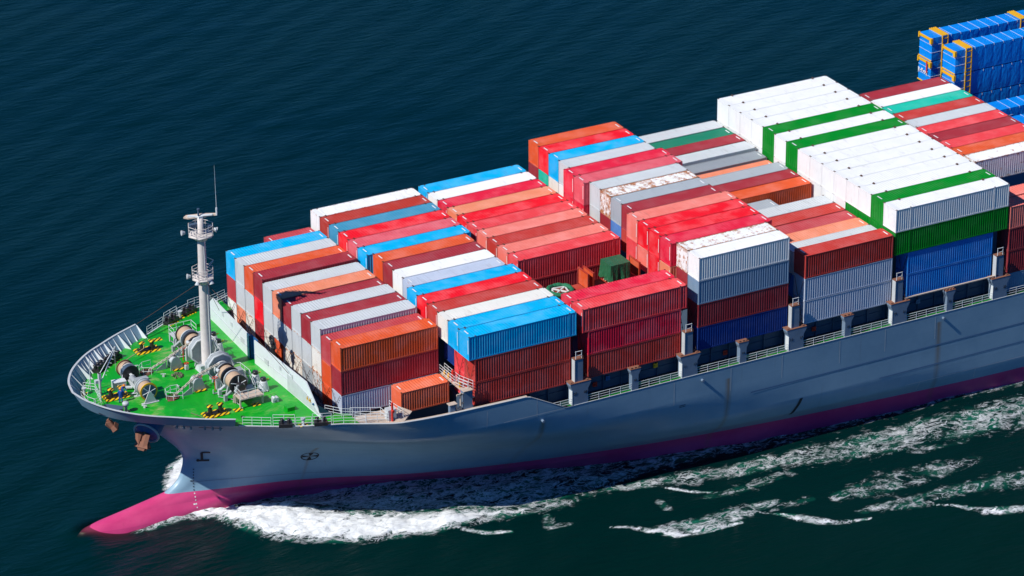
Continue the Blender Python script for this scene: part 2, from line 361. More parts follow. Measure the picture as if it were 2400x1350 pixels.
# slanting gunwale triangle behind bay one
# ------------------------------------------------------------------ bulwark
BT = [(-26.6, 0, 17.62), (-26.15, 2.2, 17.6), (-24.75, 5.1, 17.5), (-22.7, 7.6, 17.4), (-20.9, 9.2, 17.35), (-19.1, 10.4, 17.3), (-16.5, 12.1, 17.2), (-13.1, 13.9, 17.1)]
BB = [(-25.6, 0, 15.8), (-25.2, 1.8, 15.8), (-23.9, 4.42, 15.8), (-22.0, 6.62, 15.8), (-20.3, 8.15, 15.8), (-18.6, 9.45, 15.8), (-16.0, 11.15, 15.8), (-12.8, 12.95, 15.8)]
def bul(s_):
    k = np.linspace(0, 7, 8); out = []
    for B in (BT, BB): out.append(np.array([pchip(k, [p[c] for p in B], [s_])[0] for c in range(3)]))
    return out
for side in (-1, 1):
    mb = MB(); ss = np.linspace(0, 7, 64); T = []; B = []
    for q in ss:
        a, b = bul(q); T.append((a[0], a[1] * side, a[2])); B.append((b[0], b[1] * side, b[2] - .04))
    n = len(ss); Ti = [(p[0] + .05, p[1] * .992, p[2]) for p in T]; Bi = [(p[0] + .05, p[1] * .992, p[2]) for p in B]
    vs = T + B + Ti + Bi; fs = []
    for i in range(n - 1):
        f = (n + i, n + i + 1, i + 1, i); g = (3 * n + i + 1, 3 * n + i, 2 * n + i, 2 * n + i + 1)
        if side > 0: f = f[::-1]; g = g[::-1]
        fs += [f, g]
    mb.add(vs, fs, True)
    blw = mb.build('bulwark', M['hull'], ship)
    mb = MB()
    for a, b in zip(T[:-1], T[1:]):
        pa = Vector(a); pb = Vector(b); d = (pb - pa).normalized(); nrm = Vector((0, 0, 1)).cross(d) * .12
        mb.plate([pa - nrm, pb - nrm, pb + nrm, pa + nrm], (0, 0, .05))
    mb.build('bulwark_cap', M['lgrey'], blw)
    # brackets: big every third, small between
    qs = np.linspace(.35, 6.98, 24)
    for i, q in enumerate(qs):
        a, b = bul(q); a2, b2 = bul(min(q + .05, 7)); t = Vector((b2 - b)); 
        if t.length < 1e-5: a0, b0 = bul(q - .05); t = Vector(b - b0)
        t.normalize(); inw = Vector((t.y, -t.x, 0)); big = (i % 3 == 2)
        w_ = (1.15 if q > 2 else .8) if big else .34
        a = Vector(a); b = Vector(b); b.z = dz(b.x, b.y) - .05
        P_ = [a + inw * .08, b + inw * .06, b + inw * w_, b + inw * w_ * .82 + Vector((0, 0, .12)), a + inw * (.26 if big else .16) + Vector((0, 0, -.05))]
        P_ = [Vector((p.x, p.y * side, p.z)) for p in P_]
        mb = MB(); mb.plate(P_, Vector((t.x, t.y * side, 0)) * .05); mb.build('bulwark_bracket', M['white'], blw)
# solid fairing between bulwark end and rail on the port side is open deck edge

# ------------------------------------------------------------------ water
xs = np.concatenate([np.arange(-1500, -60, 60), np.arange(-60, -32, 2.), np.arange(-32, 105, .27), np.arange(105, 160, 2.5), np.arange(160, 1700, 60)])
ys = np.concatenate([np.arange(-700, -70, 45), np.arange(-70, -50, 2.), np.arange(-50, 14, .27), np.arange(14, 60, 2.), np.arange(60, 1800, 60)])
X, Y = np.meshgrid(xs, ys); P2 = np.stack([X.ravel(), Y.ravel()], 1)
def inside_dist(poly, soft):
    """signed distance to polygon, positive inside, scaled to soft edge 0..1"""
    poly = np.array(poly, float); lo = poly.min(0) - soft - 1; hi = poly.max(0) + soft + 1
    sel = np.where(((P2 > lo) & (P2 < hi)).all(1))[0]; Q = P2[sel]; d = np.full(len(Q), 1e9); ins = np.zeros(len(Q), bool)
    n = len(poly)
    for i in range(n):
        a = poly[i]; b = poly[(i + 1) % n]; ab = b - a; t = np.clip(((Q - a) @ ab) / (ab @ ab + 1e-9), 0, 1)
        d = np.minimum(d, np.linalg.norm(Q - (a + t[:, None] * ab), axis=1))
        c = ((a[1] > Q[:, 1]) != (b[1] > Q[:, 1])); xi = a[0] + (Q[:, 1] - a[1]) * (b[0] - a[0]) / (b[1] - a[1] + 1e-12)
        ins ^= c & (Q[:, 0] < xi)
    out = np.full(len(P2), -1e3); out[sel] = np.where(ins, d, -d); return np.clip(out / soft * .5 + .5, 0, 1)
def band(path, widths, soft=.7):
    path = np.array(path, float); d = np.full(len(P2), 0.)
    for i in range(len(path) - 1):
        a, b = path[i], path[i + 1]; ab = b - a; t = np.clip(((P2 - a) @ ab) / (ab @ ab), 0, 1)
        r = np.linalg.norm(P2 - (a + t[:, None] * ab), axis=1); wd = widths[i] * (1 - t) + widths[i + 1] * t
        wd = wd * 1.55; q = np.clip((wd - r) / (wd + 1e-6), 0, 1); d = np.maximum(d, np.minimum(1, q * 1.45))
    return d
FA = [(-20.8, -2.6), (-17.4, -1.9), (-14.1, -0.1), (-10.4, -0.3), (-7.4, -0.9), (-4.3, -3.5), (-1.8, -7.2), (3.0, -11.8), (9.5, -15.2), (15.8, -18.9), (23.3, -20.5), (32.1, -19.0), (31.6, -20.3), (23.2, -21.7), (14.8, -20.9), (6.8, -20.6), (-0.1, -18.2), (-5.6, -15.3), (-10.0, -11.2), (-11.1, -7.2), (-11.9, -4.2), (-15.2, -2.8)]
FB = [(-7.4, -0.9), (-2.9, 1.8), (15.5, -3.6), (40.7, -10.1), (59.8, -13.1), (92.0, -16.4), (88.5, -21.2), (70.0, -20.8), (55.3, -20.2), (41.4, -18.7), (32.0, -19.1), (23.0, -21.0), (15.5, -19.4), (9.2, -15.7), (2.8, -12.4), (-2.0, -7.8), (-4.6, -4.0)]
FE = [(-9.0, 11.9), (-11.2, 10.1), (-13.0, 7.4), (-14.2, 5.0), (-13.6, 1.5), (-9.9, 3.1), (-6, 9)]
fa = inside_dist(FA, 1.2); fade = np.clip(1.12 - (P2[:, 0] + 2) / 60, .55, 1)
edge_in = np.clip((-(P2[:, 1]) - np.interp(P2[:, 0], [-8, -2, 3, 9, 16, 24, 32], [4, 10.5, 14.5, 17.2, 18.6, 20, 19])) / 2.5 + .5, 0, 1)
F = fa * fade * np.where(P2[:, 0] > -9, .66 + .38 * edge_in, 1) * 1.10
F = np.maximum(F, inside_dist(FB, 1.5) * np.clip(.74 - (P2[:, 0] - 10) / 220, .42, .74))
F = np.maximum(F, inside_dist(FE, .7) * 1.15)
F = np.maximum(F, band([(30.5, -20.0), (39, -22.0), (50, -23.4), (60.5, -25.6), (72, -26.4), (84, -27.4), (97.6, -28.5), (130, -32)], [.7, 1.5, 2.2, 2.9, 3.3, 3.6, 4, 4.5], .55) * .58)
F = np.maximum(F, band([(26, -28.4), (28.3, -29.4), (29.8, -31.0), (32.1, -33.1), (35.5, -34.2), (40, -34.5)], [.1, .35, .6, .9, .6, .15], .5) * .90)
F = np.maximum(F, band([(31, -31.0), (36, -32.6), (41, -32.6), (46, -32.2)], [.7, 1.7, 1.7, .6], .6) * .60)
F = np.maximum(F, band([(42.5, -33.2), (44.5, -34.9), (46.0, -36.7), (47.5, -38.6), (49.3, -39.8), (53.5, -41.0)], [.1, .25, .7, .8, .55, .1], .5) * .90)
F = np.maximum(F, band([(61, -41.5), (63.6, -43.3), (65.5, -45.5), (67.5, -46.6), (70.5, -47.5), (74, -49.5)], [.1, .3, .8, .9, .7, .3], .5) * .90)
F = np.maximum(F, band([(36.4, -22.8), (37.4, -23.8), (39.6, -25.6), (41, -26.4)], [.1, .3, .35, .1], .5) * .95)
F = np.maximum(F, band([(9.0, -19.8), (10.8, -21.4), (13.0, -23.0), (15.8, -23.9)], [.1, .25, .45, .25], .5) * .85)
F = np.maximum(F, band([(52.7, -34.6), (58.2, -34.8), (63.7, -34.9), (71.8, -34.6)], [1.2, 2.6, 2.3, 1.2], .7) * .47)
F = np.maximum(F, band([(53, -39), (59.8, -40.0), (65.8, -40.0), (73.8, -41.0), (85, -42)], [.8, 1.9, 1.5, 2.4, 2.6], .7) * .47)
F = np.maximum(F, band([(39.9, -27.2), (45.3, -27.6), (50.6, -27.2)], [.9, 1.3, 1.0], .8) * .40)
F = np.maximum(F, band([(43.2, -33.2), (49.7, -33.6)], [.9, .8], .8) * .42)
F = np.maximum(F, band([(66.0, -29.8), (73.2, -30.4)], [.8, .8], .8) * .40)
F = np.maximum(F, band([(21.1, -22.8), (20.3, -24.8), (22.5, -25.4)], [.7, .9, .5], .8) * .44)
F = np.maximum(F, band([(34.2, -25.8), (34.1, -27.4)], [.7, .7], .8) * .45)
def vnoise(p, s, seed, ax=(1, 1)):
    r = np.random.RandomState(seed); T = r.rand(256, 256); q = p * np.array(ax) / s; i = np.floor(q).astype(int); f = q - i; f = f * f * (3 - 2 * f)
    a = T[i[:, 0] % 256, i[:, 1] % 256]; b = T[(i[:, 0] + 1) % 256, i[:, 1] % 256]; c = T[i[:, 0] % 256, (i[:, 1] + 1) % 256]; d = T[(i[:, 0] + 1) % 256, (i[:, 1] + 1) % 256]
    return (a * (1 - f[:, 0]) + b * f[:, 0]) * (1 - f[:, 1]) + (c * (1 - f[:, 0]) + d * f[:, 0]) * f[:, 1] - .5
F *= 1 - .55 * np.clip(vnoise(P2, 1.5, 21) + .15, 0, 1) * (P2[:, 0] > 24) - .3 * np.clip(vnoise(P2, .8, 22), 0, 1)
# foam hugging the hull side
hy = np.array([hull_y(x, 0.2) if x > -20 else 0 for x in xs]); HY = np.interp(P2[:, 0], xs, hy)
dh = -P2[:, 1] - HY
F = np.maximum(F, np.where((P2[:, 0] > -6) & (P2[:, 0] < 140) & (P2[:, 1] < 0), np.clip(1 - np.abs(dh) / 1.6, 0, 1) * .55, 0))
F = np.maximum(F, np.where((P2[:, 0] > -13) & (P2[:, 0] < 60) & (P2[:, 1] > 0), np.clip(1 - np.abs(P2[:, 1] - HY) / 2.5, 0, 1) * .8, 0))
# height field: lattice noise octaves plus bow wave ridge
th = R(22); Rm = np.array([[math.cos(th), -math.sin(th)], [math.sin(th), math.cos(th)]]); Q = P2 @ Rm
H = vnoise(Q, 7.5, 1, (.22, 1)) * .50 + vnoise(Q, 3.0, 2, (.4, 1)) * .16 + vnoise(Q @ np.array([[.94, -.34], [.34, .94]]), 22, 3, (.4, 1)) * .5
near = np.clip(inside_dist(FA, 4), 0, 1)
H += near * np.clip(1 - (P2[:, 0] + 8) / 38, 0, 1) * .9
H += fa * np.clip(1 - (P2[:, 0] - 5) / 40, .2, 1) * (vnoise(P2, 2.2, 5, (.6, 1)) * .5 + vnoise(P2, .75, 6, (.7, 1)) * .42 + .25)
H += np.clip(F - .3, 0, 1) * (vnoise(P2, 1.1, 8) * .35 + vnoise(P2, .55, 9) * .2)
H += inside_dist(FB, 3) * (vnoise(P2, 2.4, 12) * .4 - .1)
# water piled against the port bow behind the stem, hollow just outside
H += np.where(P2[:, 1] < 6, np.exp(-((dh - 0) / 3.0) ** 2) * np.exp(-((P2[:, 0] + 4) / 6.0) ** 2) * .15, 0)
H -= np.where(P2[:, 1] < 4, np.exp(-((dh - .5) / 2.6) ** 2) * np.exp(-((P2[:, 0] + 6) / 13.0) ** 2) * .75, 0)
H += np.exp(-((P2[:, 0] + 26.2) / 2.3) ** 2 - (P2[:, 1] / 3.0) ** 2) * .6
H -= np.where(P2[:, 1] < 0, 1, .3) * np.exp(-((P2[:, 0] + 21.5) / 3.4) ** 2 - ((P2[:, 1] + 2.4) / 2.0) ** 2) * .8
CL = np.zeros(len(P2)); sel = np.where((P2[:, 0] > -32) & (P2[:, 0] < -6) & (np.abs(P2[:, 1]) < 9))[0]
for i in sel:
    x, y = P2[i]; z = -7.5
    for q in (0, -.4, -.9, -1.5, -2.2, -3, -4.5, -6.5):
        if x > LX[0, 0] - .5 and hull_y(x, q) > abs(y): z = q; break
    CL[i] = math.exp(z * .55) * .95 if z > -7 else 0
CLG = CL.reshape(X.shape)
for _ in range(6): CLG[1:-1, 1:-1] = (CLG[1:-1, 1:-1] * 2 + CLG[:-2, 1:-1] + CLG[2:, 1:-1] + CLG[1:-1, :-2] + CLG[1:-1, 2:]) / 6
CL = CLG.ravel()
me = bpy.data.meshes.new('sea'); ny_, nx_ = X.shape
V = np.stack([P2[:, 0], P2[:, 1], H], 1).astype(np.float32)
idx = np.arange(ny_ * nx_).reshape(ny_, nx_); quads = np.stack([idx[:-1, :-1], idx[:-1, 1:], idx[1:, 1:], idx[1:, :-1]], -1).reshape(-1, 4)
me.vertices.add(len(V)); me.vertices.foreach_set('co', V.ravel()); me.loops.add(quads.size); me.loops.foreach_set('vertex_index', quads.ravel().astype(np.int32))
me.polygons.add(len(quads)); me.polygons.foreach_set('loop_start', np.arange(0, quads.size, 4, dtype=np.int32)); me.polygons.foreach_set('use_smooth', np.ones(len(quads), bool)); me.update()
for nm, arr in (('foam', F), ('clear', CL)):
    at = me.attributes.new(nm, 'FLOAT', 'POINT'); at.data.foreach_set('value', arr.astype(np.float32))
me.validate()
a = N('sea_water', .1, .15); a.b.inputs['IOR'].default_value = 1.33
at = a.n('ShaderNodeAttribute', attribute_name='foam'); at2 = a.n('ShaderNodeAttribute', attribute_name='clear')
co = a.coord((1, 1, 1), rand=False)
fco = a.coord((.62, 1, 1), (0, 0, R(28)), False); n1 = a.noise(fco, .95, 10, .74, .5); n2 = a.noise(fco, .58, 7, .62, 1.8)
lace = a.rng(a.math('ABSOLUTE', a.math('SUBTRACT', n2, .5)), 0, .052, 1.35, 0)
n3 = a.noise(fco, .27, 6, .6, 1.4); lace2 = a.rng(a.math('ABSOLUTE', a.math('SUBTRACT', n3, .5)), 0, .045, 1, 0)
v = a.math('ADD', a.math('MULTIPLY', at.outputs['Fac'], 1.30), a.math('MULTIPLY', a.math('SUBTRACT', n1, .5), 2.9))
gate = a.rng(a.math('ADD', at.outputs['Fac'], a.math('MULTIPLY', a.math('SUBTRACT', n1, .5), 2.2)), .30, .62)
fil = a.math('MULTIPLY', a.math('MAXIMUM', lace, a.math('MULTIPLY', lace2, .8)), gate)
mask = a.math('MULTIPLY', a.math('MAXIMUM', a.rng(v, .92, 1.12), fil), a.rng(at.outputs['Fac'], .05, .25))
sp = a.n('ShaderNodeSeparateXYZ'); a.L(co, sp.inputs[0])
deep = a.mix(a.rng(sp.outputs[1], -60, 60), (.0, .0150, .0115), (.0, .0140, .0195))
aer = a.mix(a.math('MULTIPLY', a.rng(at.outputs['Fac'], .25, .75), a.rng(n3, .40, .60)), deep, (.010, .17, .105))
bc = a.mix(mask, aer, (.90, .92, .93)); a.L(bc, a.b.inputs['Base Color'])
a.L(a.rng(mask, 0, 1, .13, .85), a.b.inputs['Roughness']); 
rot = a.coord((.45, 1.5, 1), (0, 0, -th), False); r1 = a.noise(rot, .75, 8, .62, .4); r2 = a.noise(a.coord((.3, 1, 1), (0, 0, -R(34)), False), .16, 3, .5, .5)
wv = a.n('ShaderNodeTexWave', wave_type='BANDS'); wv.bands_direction = 'Y'; wv.inputs['Scale'].default_value = .052; wv.inputs['Distortion'].default_value = 4.5; wv.inputs['Detail'].default_value = 3; wv.inputs['Detail Scale'].default_value = .6
a.L(a.coord((1, 1, 1), (0, 0, -R(30)), False), wv.inputs['Vector']); patch = a.rng(a.noise(co, .018, 3, .55, .4), .35, .65, .45, 1.35)
swl = a.math('MULTIPLY', a.math('MULTIPLY', wv.outputs['Fac'], patch), .30)
hgt = a.math('ADD', a.math('MULTIPLY', a.math('MULTIPLY', r1, patch), .55), a.math('ADD', swl, a.math('MULTIPLY', r2, .8))); hgt = a.math('ADD', hgt, a.math('MULTIPLY', a.math('MULTIPLY', n1, mask), .8))
bp = a.n('ShaderNodeBump'); bp.inputs['Strength'].default_value = .75; bp.inputs['Distance'].default_value = .6; a.L(hgt, bp.inputs['Height']); a.L(bp.outputs[0], a.b.inputs['Normal'])
tr = a.n('ShaderNodeBsdfTransparent'); tr.inputs[0].default_value = (.75, .85, .72, 1); ms = a.n('ShaderNodeMixShader'); out = a.t.nodes['Material Output']
cf_ = a.math('MULTIPLY', a.math('MULTIPLY', at2.outputs['Fac'], .8), a.math('SUBTRACT', 1, mask))
a.L(cf_, ms.inputs[0]); a.L(a.b.outputs[0], ms.inputs[1]); a.L(tr.outputs[0], ms.inputs[2]); a.L(ms.outputs[0], out.inputs[0])
me.materials.append(a.m)
sea = bpy.data.objects.new('sea_water', me); COL.objects.link(sea); tag(sea, kind='structure', label='dark teal sea with white bow wave foam along the hull')

# ------------------------------------------------------------------ containers
WID = 2.438
PROTO = {}
def corr(x0, x1, per, dep):
    """trapezoid profile: list of (x, depth)"""
    n = max(1, round((x1 - x0) / per)); p = (x1 - x0) / n; out = [(x0, 0)]
    for i in range(n):
        a = x0 + i * p; out += [(a + p * .24, 0), (a + p * .44, dep), (a + p * .76, dep), (a + p, 0)]
    return out
def proto(Ln, H, W=WID, refr=False):
    key = (Ln, H, W)
    if key in PROTO: return PROTO[key]
    l = Ln / 2; h = W / 2; d = {}; q = 6.096 if Ln > 12.3 else l
    f = MB()                                               # frame: posts and rails
    for sx in (-1, 1):
        for sy in (-1, 1): f.box((sx * (l - .075), sy * (h - .07), H / 2), (.15, .14, H - .02))
        f.box((sx * (l - .06), 0, .07), (.11, W - .28, .14)); f.box((sx * (l - .06), 0, H - .06), (.11, W - .28, .10))
    for sy in (-1, 1):
        f.box((0, sy * (h - .04), .08), (Ln - .3, .07, .15)); f.box((0, sy * (h - .035), H - .045), (Ln - .3, .07, .07))
    if Ln > 12.3:
        for sx in (-1, 1):
            for sy in (-1, 1): f.box((sx * (q - .09), sy * (h - .03), H / 2), (.16, .058, H - .22))
    for sx in (-1, 1):
        for sy in (-1, 1): f.box((sx * (l - .085), sy * (h - .085), .055), (.185, .175, .11))
    d['frame'] = f.mesh('frame')
    for sy, nm in ((-1, 'side_wall'), (1, 'side_wall_b')):
        vs = []; fs = []; pr = corr(-l + .15, l - .15, .31, .045)
        for x, dd in pr:
            y = sy * (h - .012 - dd); vs += [(x, y, .15), (x, y, H - .08)]
        for i in range(len(pr) - 1):
            k = (2 * i, 2 * i + 2, 2 * i + 3, 2 * i + 1); fs.append(k if sy < 0 else k[::-1])
        m = MB(); m.add(vs, fs); d[nm] = m.mesh('side_wall')
    vs = []; fs = []; pr = [(-l + .11, 0)] + corr(-l + .55, l - .55, .36, .034) + [(l - .11, 0)]
    for x, dd in pr: vs += [(x, -h + .07, H - .012 - dd), (x, h - .07, H - .012 - dd)]
    for i in range(len(pr) - 1): fs.append((2 * i, 2 * i + 2, 2 * i + 3, 2 * i + 1))
    m = MB(); m.add(vs, fs); d['roof'] = m.mesh('roof')
    vs = []; fs = []; pr = corr(-h + .14, h - .14, .27, .07)
    for y, dd in pr: vs += [(-l + .02 + dd, y, .14), (-l + .02 + dd, y, H - .11)]
    for i in range(len(pr) - 1): fs.append((2 * i + 1, 2 * i + 3, 2 * i + 2, 2 * i))
    m = MB(); m.add(vs, fs); d['end_wall'] = m.mesh('end_wall')
    m = MB()
    for sy in (-1, 1):
        m.box((l - .05, sy * (h - .14) / 2, H / 2 + .01), (.05, h - .16, H - .26))
        for k in range(5): m.box((l - .02, sy * (h - .14) / 2, .35 + k * (H - .6) / 4), (.02, h - .3, .06))
        for yy in (.25, .72): m.cyl((l - .0, sy * yy, .12), (l - .0, sy * yy, H - .12), .022, n=5)
    d['door'] = m.mesh('door')
    m = MB(); m.box((0, 0, 0), (.178, .165, .11)); m.box((.0, 0, .035), (.10, .09, .09)); d['corner_casting'] = m.mesh('corner_casting')
    m = MB(); m.box((0, 0, 0), (.16, .95, .006)); d['roof_marking'] = m.mesh('roof_marking')
    m = MB(); m.box((0, 0, 0), (.07, .34, .16)); m.box((.05, 0, .02), (.07, .2, .12)); d['stack_cone'] = m.mesh('stack_cone')
    m = MB(); m.box((0, 0, 0), (.012, .09, 1.7)); d['end_marking'] = m.mesh('end_marking')
    for k, v in d.items(): v.materials.append(M['roof'] if k == 'roof' else M['casting'] if k in ('corner_casting', 'stack_cone') else M['label'] if k in ('roof_marking', 'end_marking') else M['wall'])
    PROTO[key] = d; return d
ALLC = []
def container(x0, Ln, y, ztop_, H, colr, label, group, rust=.12, W=WID, flip=False, mark=True, base=None):
    d = proto(Ln, H, W)
    r = empty('shipping_container', (x0 + Ln / 2, y, ztop_ - H), math.pi if flip else 0, label=label, cat='shipping container', group=group)
    c = (*colr, rust); l = Ln / 2; h = W / 2
    for nm in ('frame', 'side_wall', 'side_wall_b', 'roof', 'end_wall', 'door'):
        o = bpy.data.objects.new('side_wall' if nm == 'side_wall_b' else nm, d[nm]); COL.objects.link(o); o.parent = r; o.color = c
    q = [l - .09] + ([6.0] if Ln > 12.3 else [])
    for xx in q:
        for sx in (-1, 1):
            for sy in (-1, 1):
                o = bpy.data.objects.new('corner_casting', d['corner_casting']); COL.objects.link(o); o.parent = r; o.location = (sx * xx, sy * (h - .083), H - .045)
    if mark:
        for sx in (-1, 1):
            o = bpy.data.objects.new('roof_marking', d['roof_marking']); COL.objects.link(o); o.parent = r; o.location = (sx * (l - .42), -.15 if sx > 0 else .15, H - .004)
    if Ln > 12.3 and Ln < 14:
        o = bpy.data.objects.new('end_marking', d['end_marking']); COL.objects.link(o); o.parent = r; o.location = (-l + .012, -h + .22, H * .55)
    ALLC.append(r); return r
C = dict(
 blue=(.0, .40, .74), steelblue=(.055, .27, .42), white=(.80, .80, .78), cream=(.74, .72, .66), lgrey=(.54, .57, .58), grey=(.36, .40, .43), bgrey=(.46, .52, .63), dgrey=(.27, .30, .33),
 orange=(.68, .095, .028), peach=(.76, .24, .13), maroon=(.34, .030, .042), brown=(.44, .040, .026), rosewood=(.48, .055, .065), red=(.78, .010, .022), crimson=(.70, .016, .05), coral=(.74, .055, .065),
 pink=(.68, .10, .13), salmon=(.78, .19, .15), teal=(.01, .47, .34), green=(.0, .22, .016), dgreen=(.015, .20, .115), mblue=(.08, .22, .55), navy=(.006, .035, .20), sblue=(.015, .20, .62), bluegrey=(.20, .30, .42), puce=(.26, .028, .038), oldred=(.50, .045, .036))
CN = dict(blue='bright blue', steelblue='faded steel blue', white='white', cream='cream white', lgrey='light grey', grey='grey', bgrey='bluish grey', dgrey='dull grey', orange='orange', peach='peach', maroon='maroon', brown='brick brown', rosewood='dusty rose', red='bright red', crimson='crimson', coral='coral red', pink='pink', salmon='salmon', teal='teal', green='green', dgreen='weathered green', mblue='mid blue', navy='navy blue', sblue='cobalt blue', bluegrey='blue grey', puce='dark maroon', oldred='rust red')
ORD = ['farthest', 'second farthest', 'third farthest', 'fourth farthest', 'fifth farthest', 'sixth farthest', 'seventh farthest', 'eighth farthest']
ORN = ['nearest', 'second nearest', 'third nearest', 'fourth nearest', 'fifth nearest', 'sixth nearest', 'seventh nearest', 'eighth nearest']
BAYN = {1: 'the bay at the breakwater', 2: 'second bay from bow', 3: 'third bay from bow', 4: 'fourth bay from bow', 5: 'fifth bay from bow', 6: 'the sixth bay', 7: 'seventh bay from bow', 8: 'eighth bay'}
LAY = ['top layer', 'second layer down', 'third layer down', 'fourth layer down']
def lab(cn, bay, k, n, tier, ln=None):
    pos = ORD[k] if k < n / 2 else ORN[n - 1 - k]
    sz = {6.058: 'short ', 16.154: 'extra long '}.get(ln, '')
    return f"{sz}{CN[cn]} container, {pos} row, {LAY[tier]}, {BAYN[bay]}"
L40, L45, L53, L20 = 12.192, 13.716, 16.154, 6.058
HC, STD = 2.896, 2.591
def column(bay, x0, k, n, y, top, spec, flip=False, mark=True):
    """spec: list of (colour, length, height, rust) from the top down"""
    z = top
    for t, sp_ in enumerate(spec):
        if sp_ is None: z -= HC + .03; continue
        cn, Ln, H, ru = (list(sp_) + [L40, HC, .12][len(sp_) - 1:])[:4] if isinstance(sp_, (tuple, list)) else (sp_, L40, HC, .12)
        xx = x0 - (Ln - L40) / 2 if Ln > 12 else x0
        mk = mark and cn not in ('white', 'cream', 'lgrey')
        if cn in ('white', 'cream', 'lgrey', 'grey', 'bgrey') and ru == .12: ru = .30
        container(xx, Ln, y, z, H, C[cn], lab(cn, bay, k, n, t, Ln), f'containers stacked in {BAYN[bay]}', ru, WID if Ln != L53 else 2.591, flip, mk)
        z -= H + .03
# bay one, twelve rows behind the breakwater
b1 = [(22.30, ['blue', 'rosewood', ('white', L40, HC, .5)]), (22.35, ['lgrey', 'lgrey', 'peach']), (22.38, ['orange', 'lgrey', ('cream', L40, HC, .6)]), (22.62, ['maroon', ('red',), 'maroon']),
      (22.28, ['lgrey', 'lgrey', ('cream', L40, HC, .6)]), (22.32, [('peach', L40, HC, .2), 'lgrey', ('orange', L40, HC, .45)]), (22.28, ['maroon', ('lgrey', L40, HC, .45), ('cream', L40, HC, .7)]),
      (22.55, ['lgrey', ('lgrey', L40, HC, .5), ('cream', L40, HC, .7)]), (22.55, ['maroon', ('lgrey', L40, HC, .45), ('grey', L40, HC, .5)]), (22.65, ['lgrey', ('cream', L40, HC, .6), ('lgrey', L40, HC, .7)]),
      (22.02, ['rosewood', 'orange', ('orange', L40, STD, .4)]), (22.45, ['orange', 'maroon'])]
for k, (tp, sp_) in enumerate(b1): column(1, 0, k, 12, 17.1 - 2.555 * (k + .5), tp, sp_)
yy = 17.1 - 2.555 * 11.5
container(0, L20, yy, 16.56, STD, C['bgrey'], 'short pale grey container with streaks, bottom of the stack nearest the breakwater', 'containers stacked in ' + BAYN[1], .5)
container(6.12, L20, yy, 16.56, STD, C['bgrey'], 'short pale grey container behind the single orange one beside the hull', 'containers stacked in ' + BAYN[1], .4)
container(6.12, L20, yy - 2.57, 16.58, STD, (.76, .15, .065), 'single short orange container standing alone beside the hull edge', 'containers stacked in ' + BAYN[1], .12)
container(6.12, L20, 18.42, 21.74, STD, C['rosewood'], 'short rose container, farthest out behind the bright blue one', 'containers stacked in ' + BAYN[1], .12)
# bays two to five
def rows(bay, x0, top, specs, y0=20.32, pitch=2.53, n=16):
    for k, s_ in enumerate(specs):
        if s_ is None: continue
        tp = top
        if isinstance(s_, dict): tp = s_['top']; s_ = s_['s']
        column(bay, x0, k, n, y0 - pitch * k - WID / 2 - .03, tp, s_)
def F5(c, r=.12): return (c, L45, HC, r)
T = 23.62
X2, X3, X4, X5, X6, X7 = 13.39, 27.88, 42.37, 56.85, 71.33, 85.82
rows(2, X2, T, [[F5('white', .5)], [F5('brown')], [F5('steelblue')], [F5('red')], [F5('pink')], [F5('blue')], ['orange'], ['maroon'], [('white', L40, HC, .35)], ['bgrey'],
     [F5('blue')], [F5('red')], [F5('oldred')], [F5('cream', .25), 'navy'], [F5('blue'), 'coral', 'coral'], [F5('blue'), 'oldred', 'oldred']])
rows(3, X3, T + .05, [[F5('blue')], [F5('white')], [F5('crimson')], [F5('peach')], [F5('red')], [F5('coral')], [F5('salmon')], [F5('oldred')], [F5('salmon')], [F5('coral'), 'maroon'],
     None, None, None, None, [F5('crimson')], [F5('coral'), 'crimson', 'oldred']])
rows(4, X4, T + 3.0, [['orange', 'maroon'], ['red', 'teal'], ['blue', 'cream'], ['lgrey', 'white'], [F5('crimson'), F5('crimson')], [F5('pink'), F5('crimson')], [('lgrey', L40, HC, .3), 'lgrey'], [('white', L40, HC, .86), 'maroon'], ['grey', 'mblue'], ['maroon', 'oldred'],
     [F5('salmon'), F5('coral')], [F5('red'), F5('salmon')], [F5('red'), F5('red')], [F5('crimson'), F5('peach')], [('white', L40, HC, .74), 'maroon'], [('white', L40, HC, .35), ('bluegrey', L40, HC, .1), 'puce', 'navy']])
def D(top, s_): return dict(top=top, s=s_)
rows(5, X5, T, [D(23.85, [('lgrey', L40, HC, .35)]), D(23.8, [('dgreen', L40, HC, .15)]), D(23.85, ['maroon']), D(23.8, [('lgrey', L40, HC, .4)]), D(23.42, ['dgrey']), D(23.12, ['peach']), D(23.78, ['grey']), D(23.78, ['maroon']), D(23.75, ['orange', 'maroon']),
     None, D(23.16, ['lgrey']), D(23.15, [('oldred',)]), D(23.1, ['rosewood']), D(23.15, ['peach']), D(23.2, ['lgrey', 'sblue']), D(23.7, ['oldred', ('bgrey', L40, HC, .2), ('bgrey', L40, HC, .2)])])
container(X5, L20, 20.32 - 2.53 * 9.5 - .02, 23.02, HC, C['grey'], 'short grey container beside the orange one in the top layer, fifth bay', 'containers stacked in ' + BAYN[5], .3)
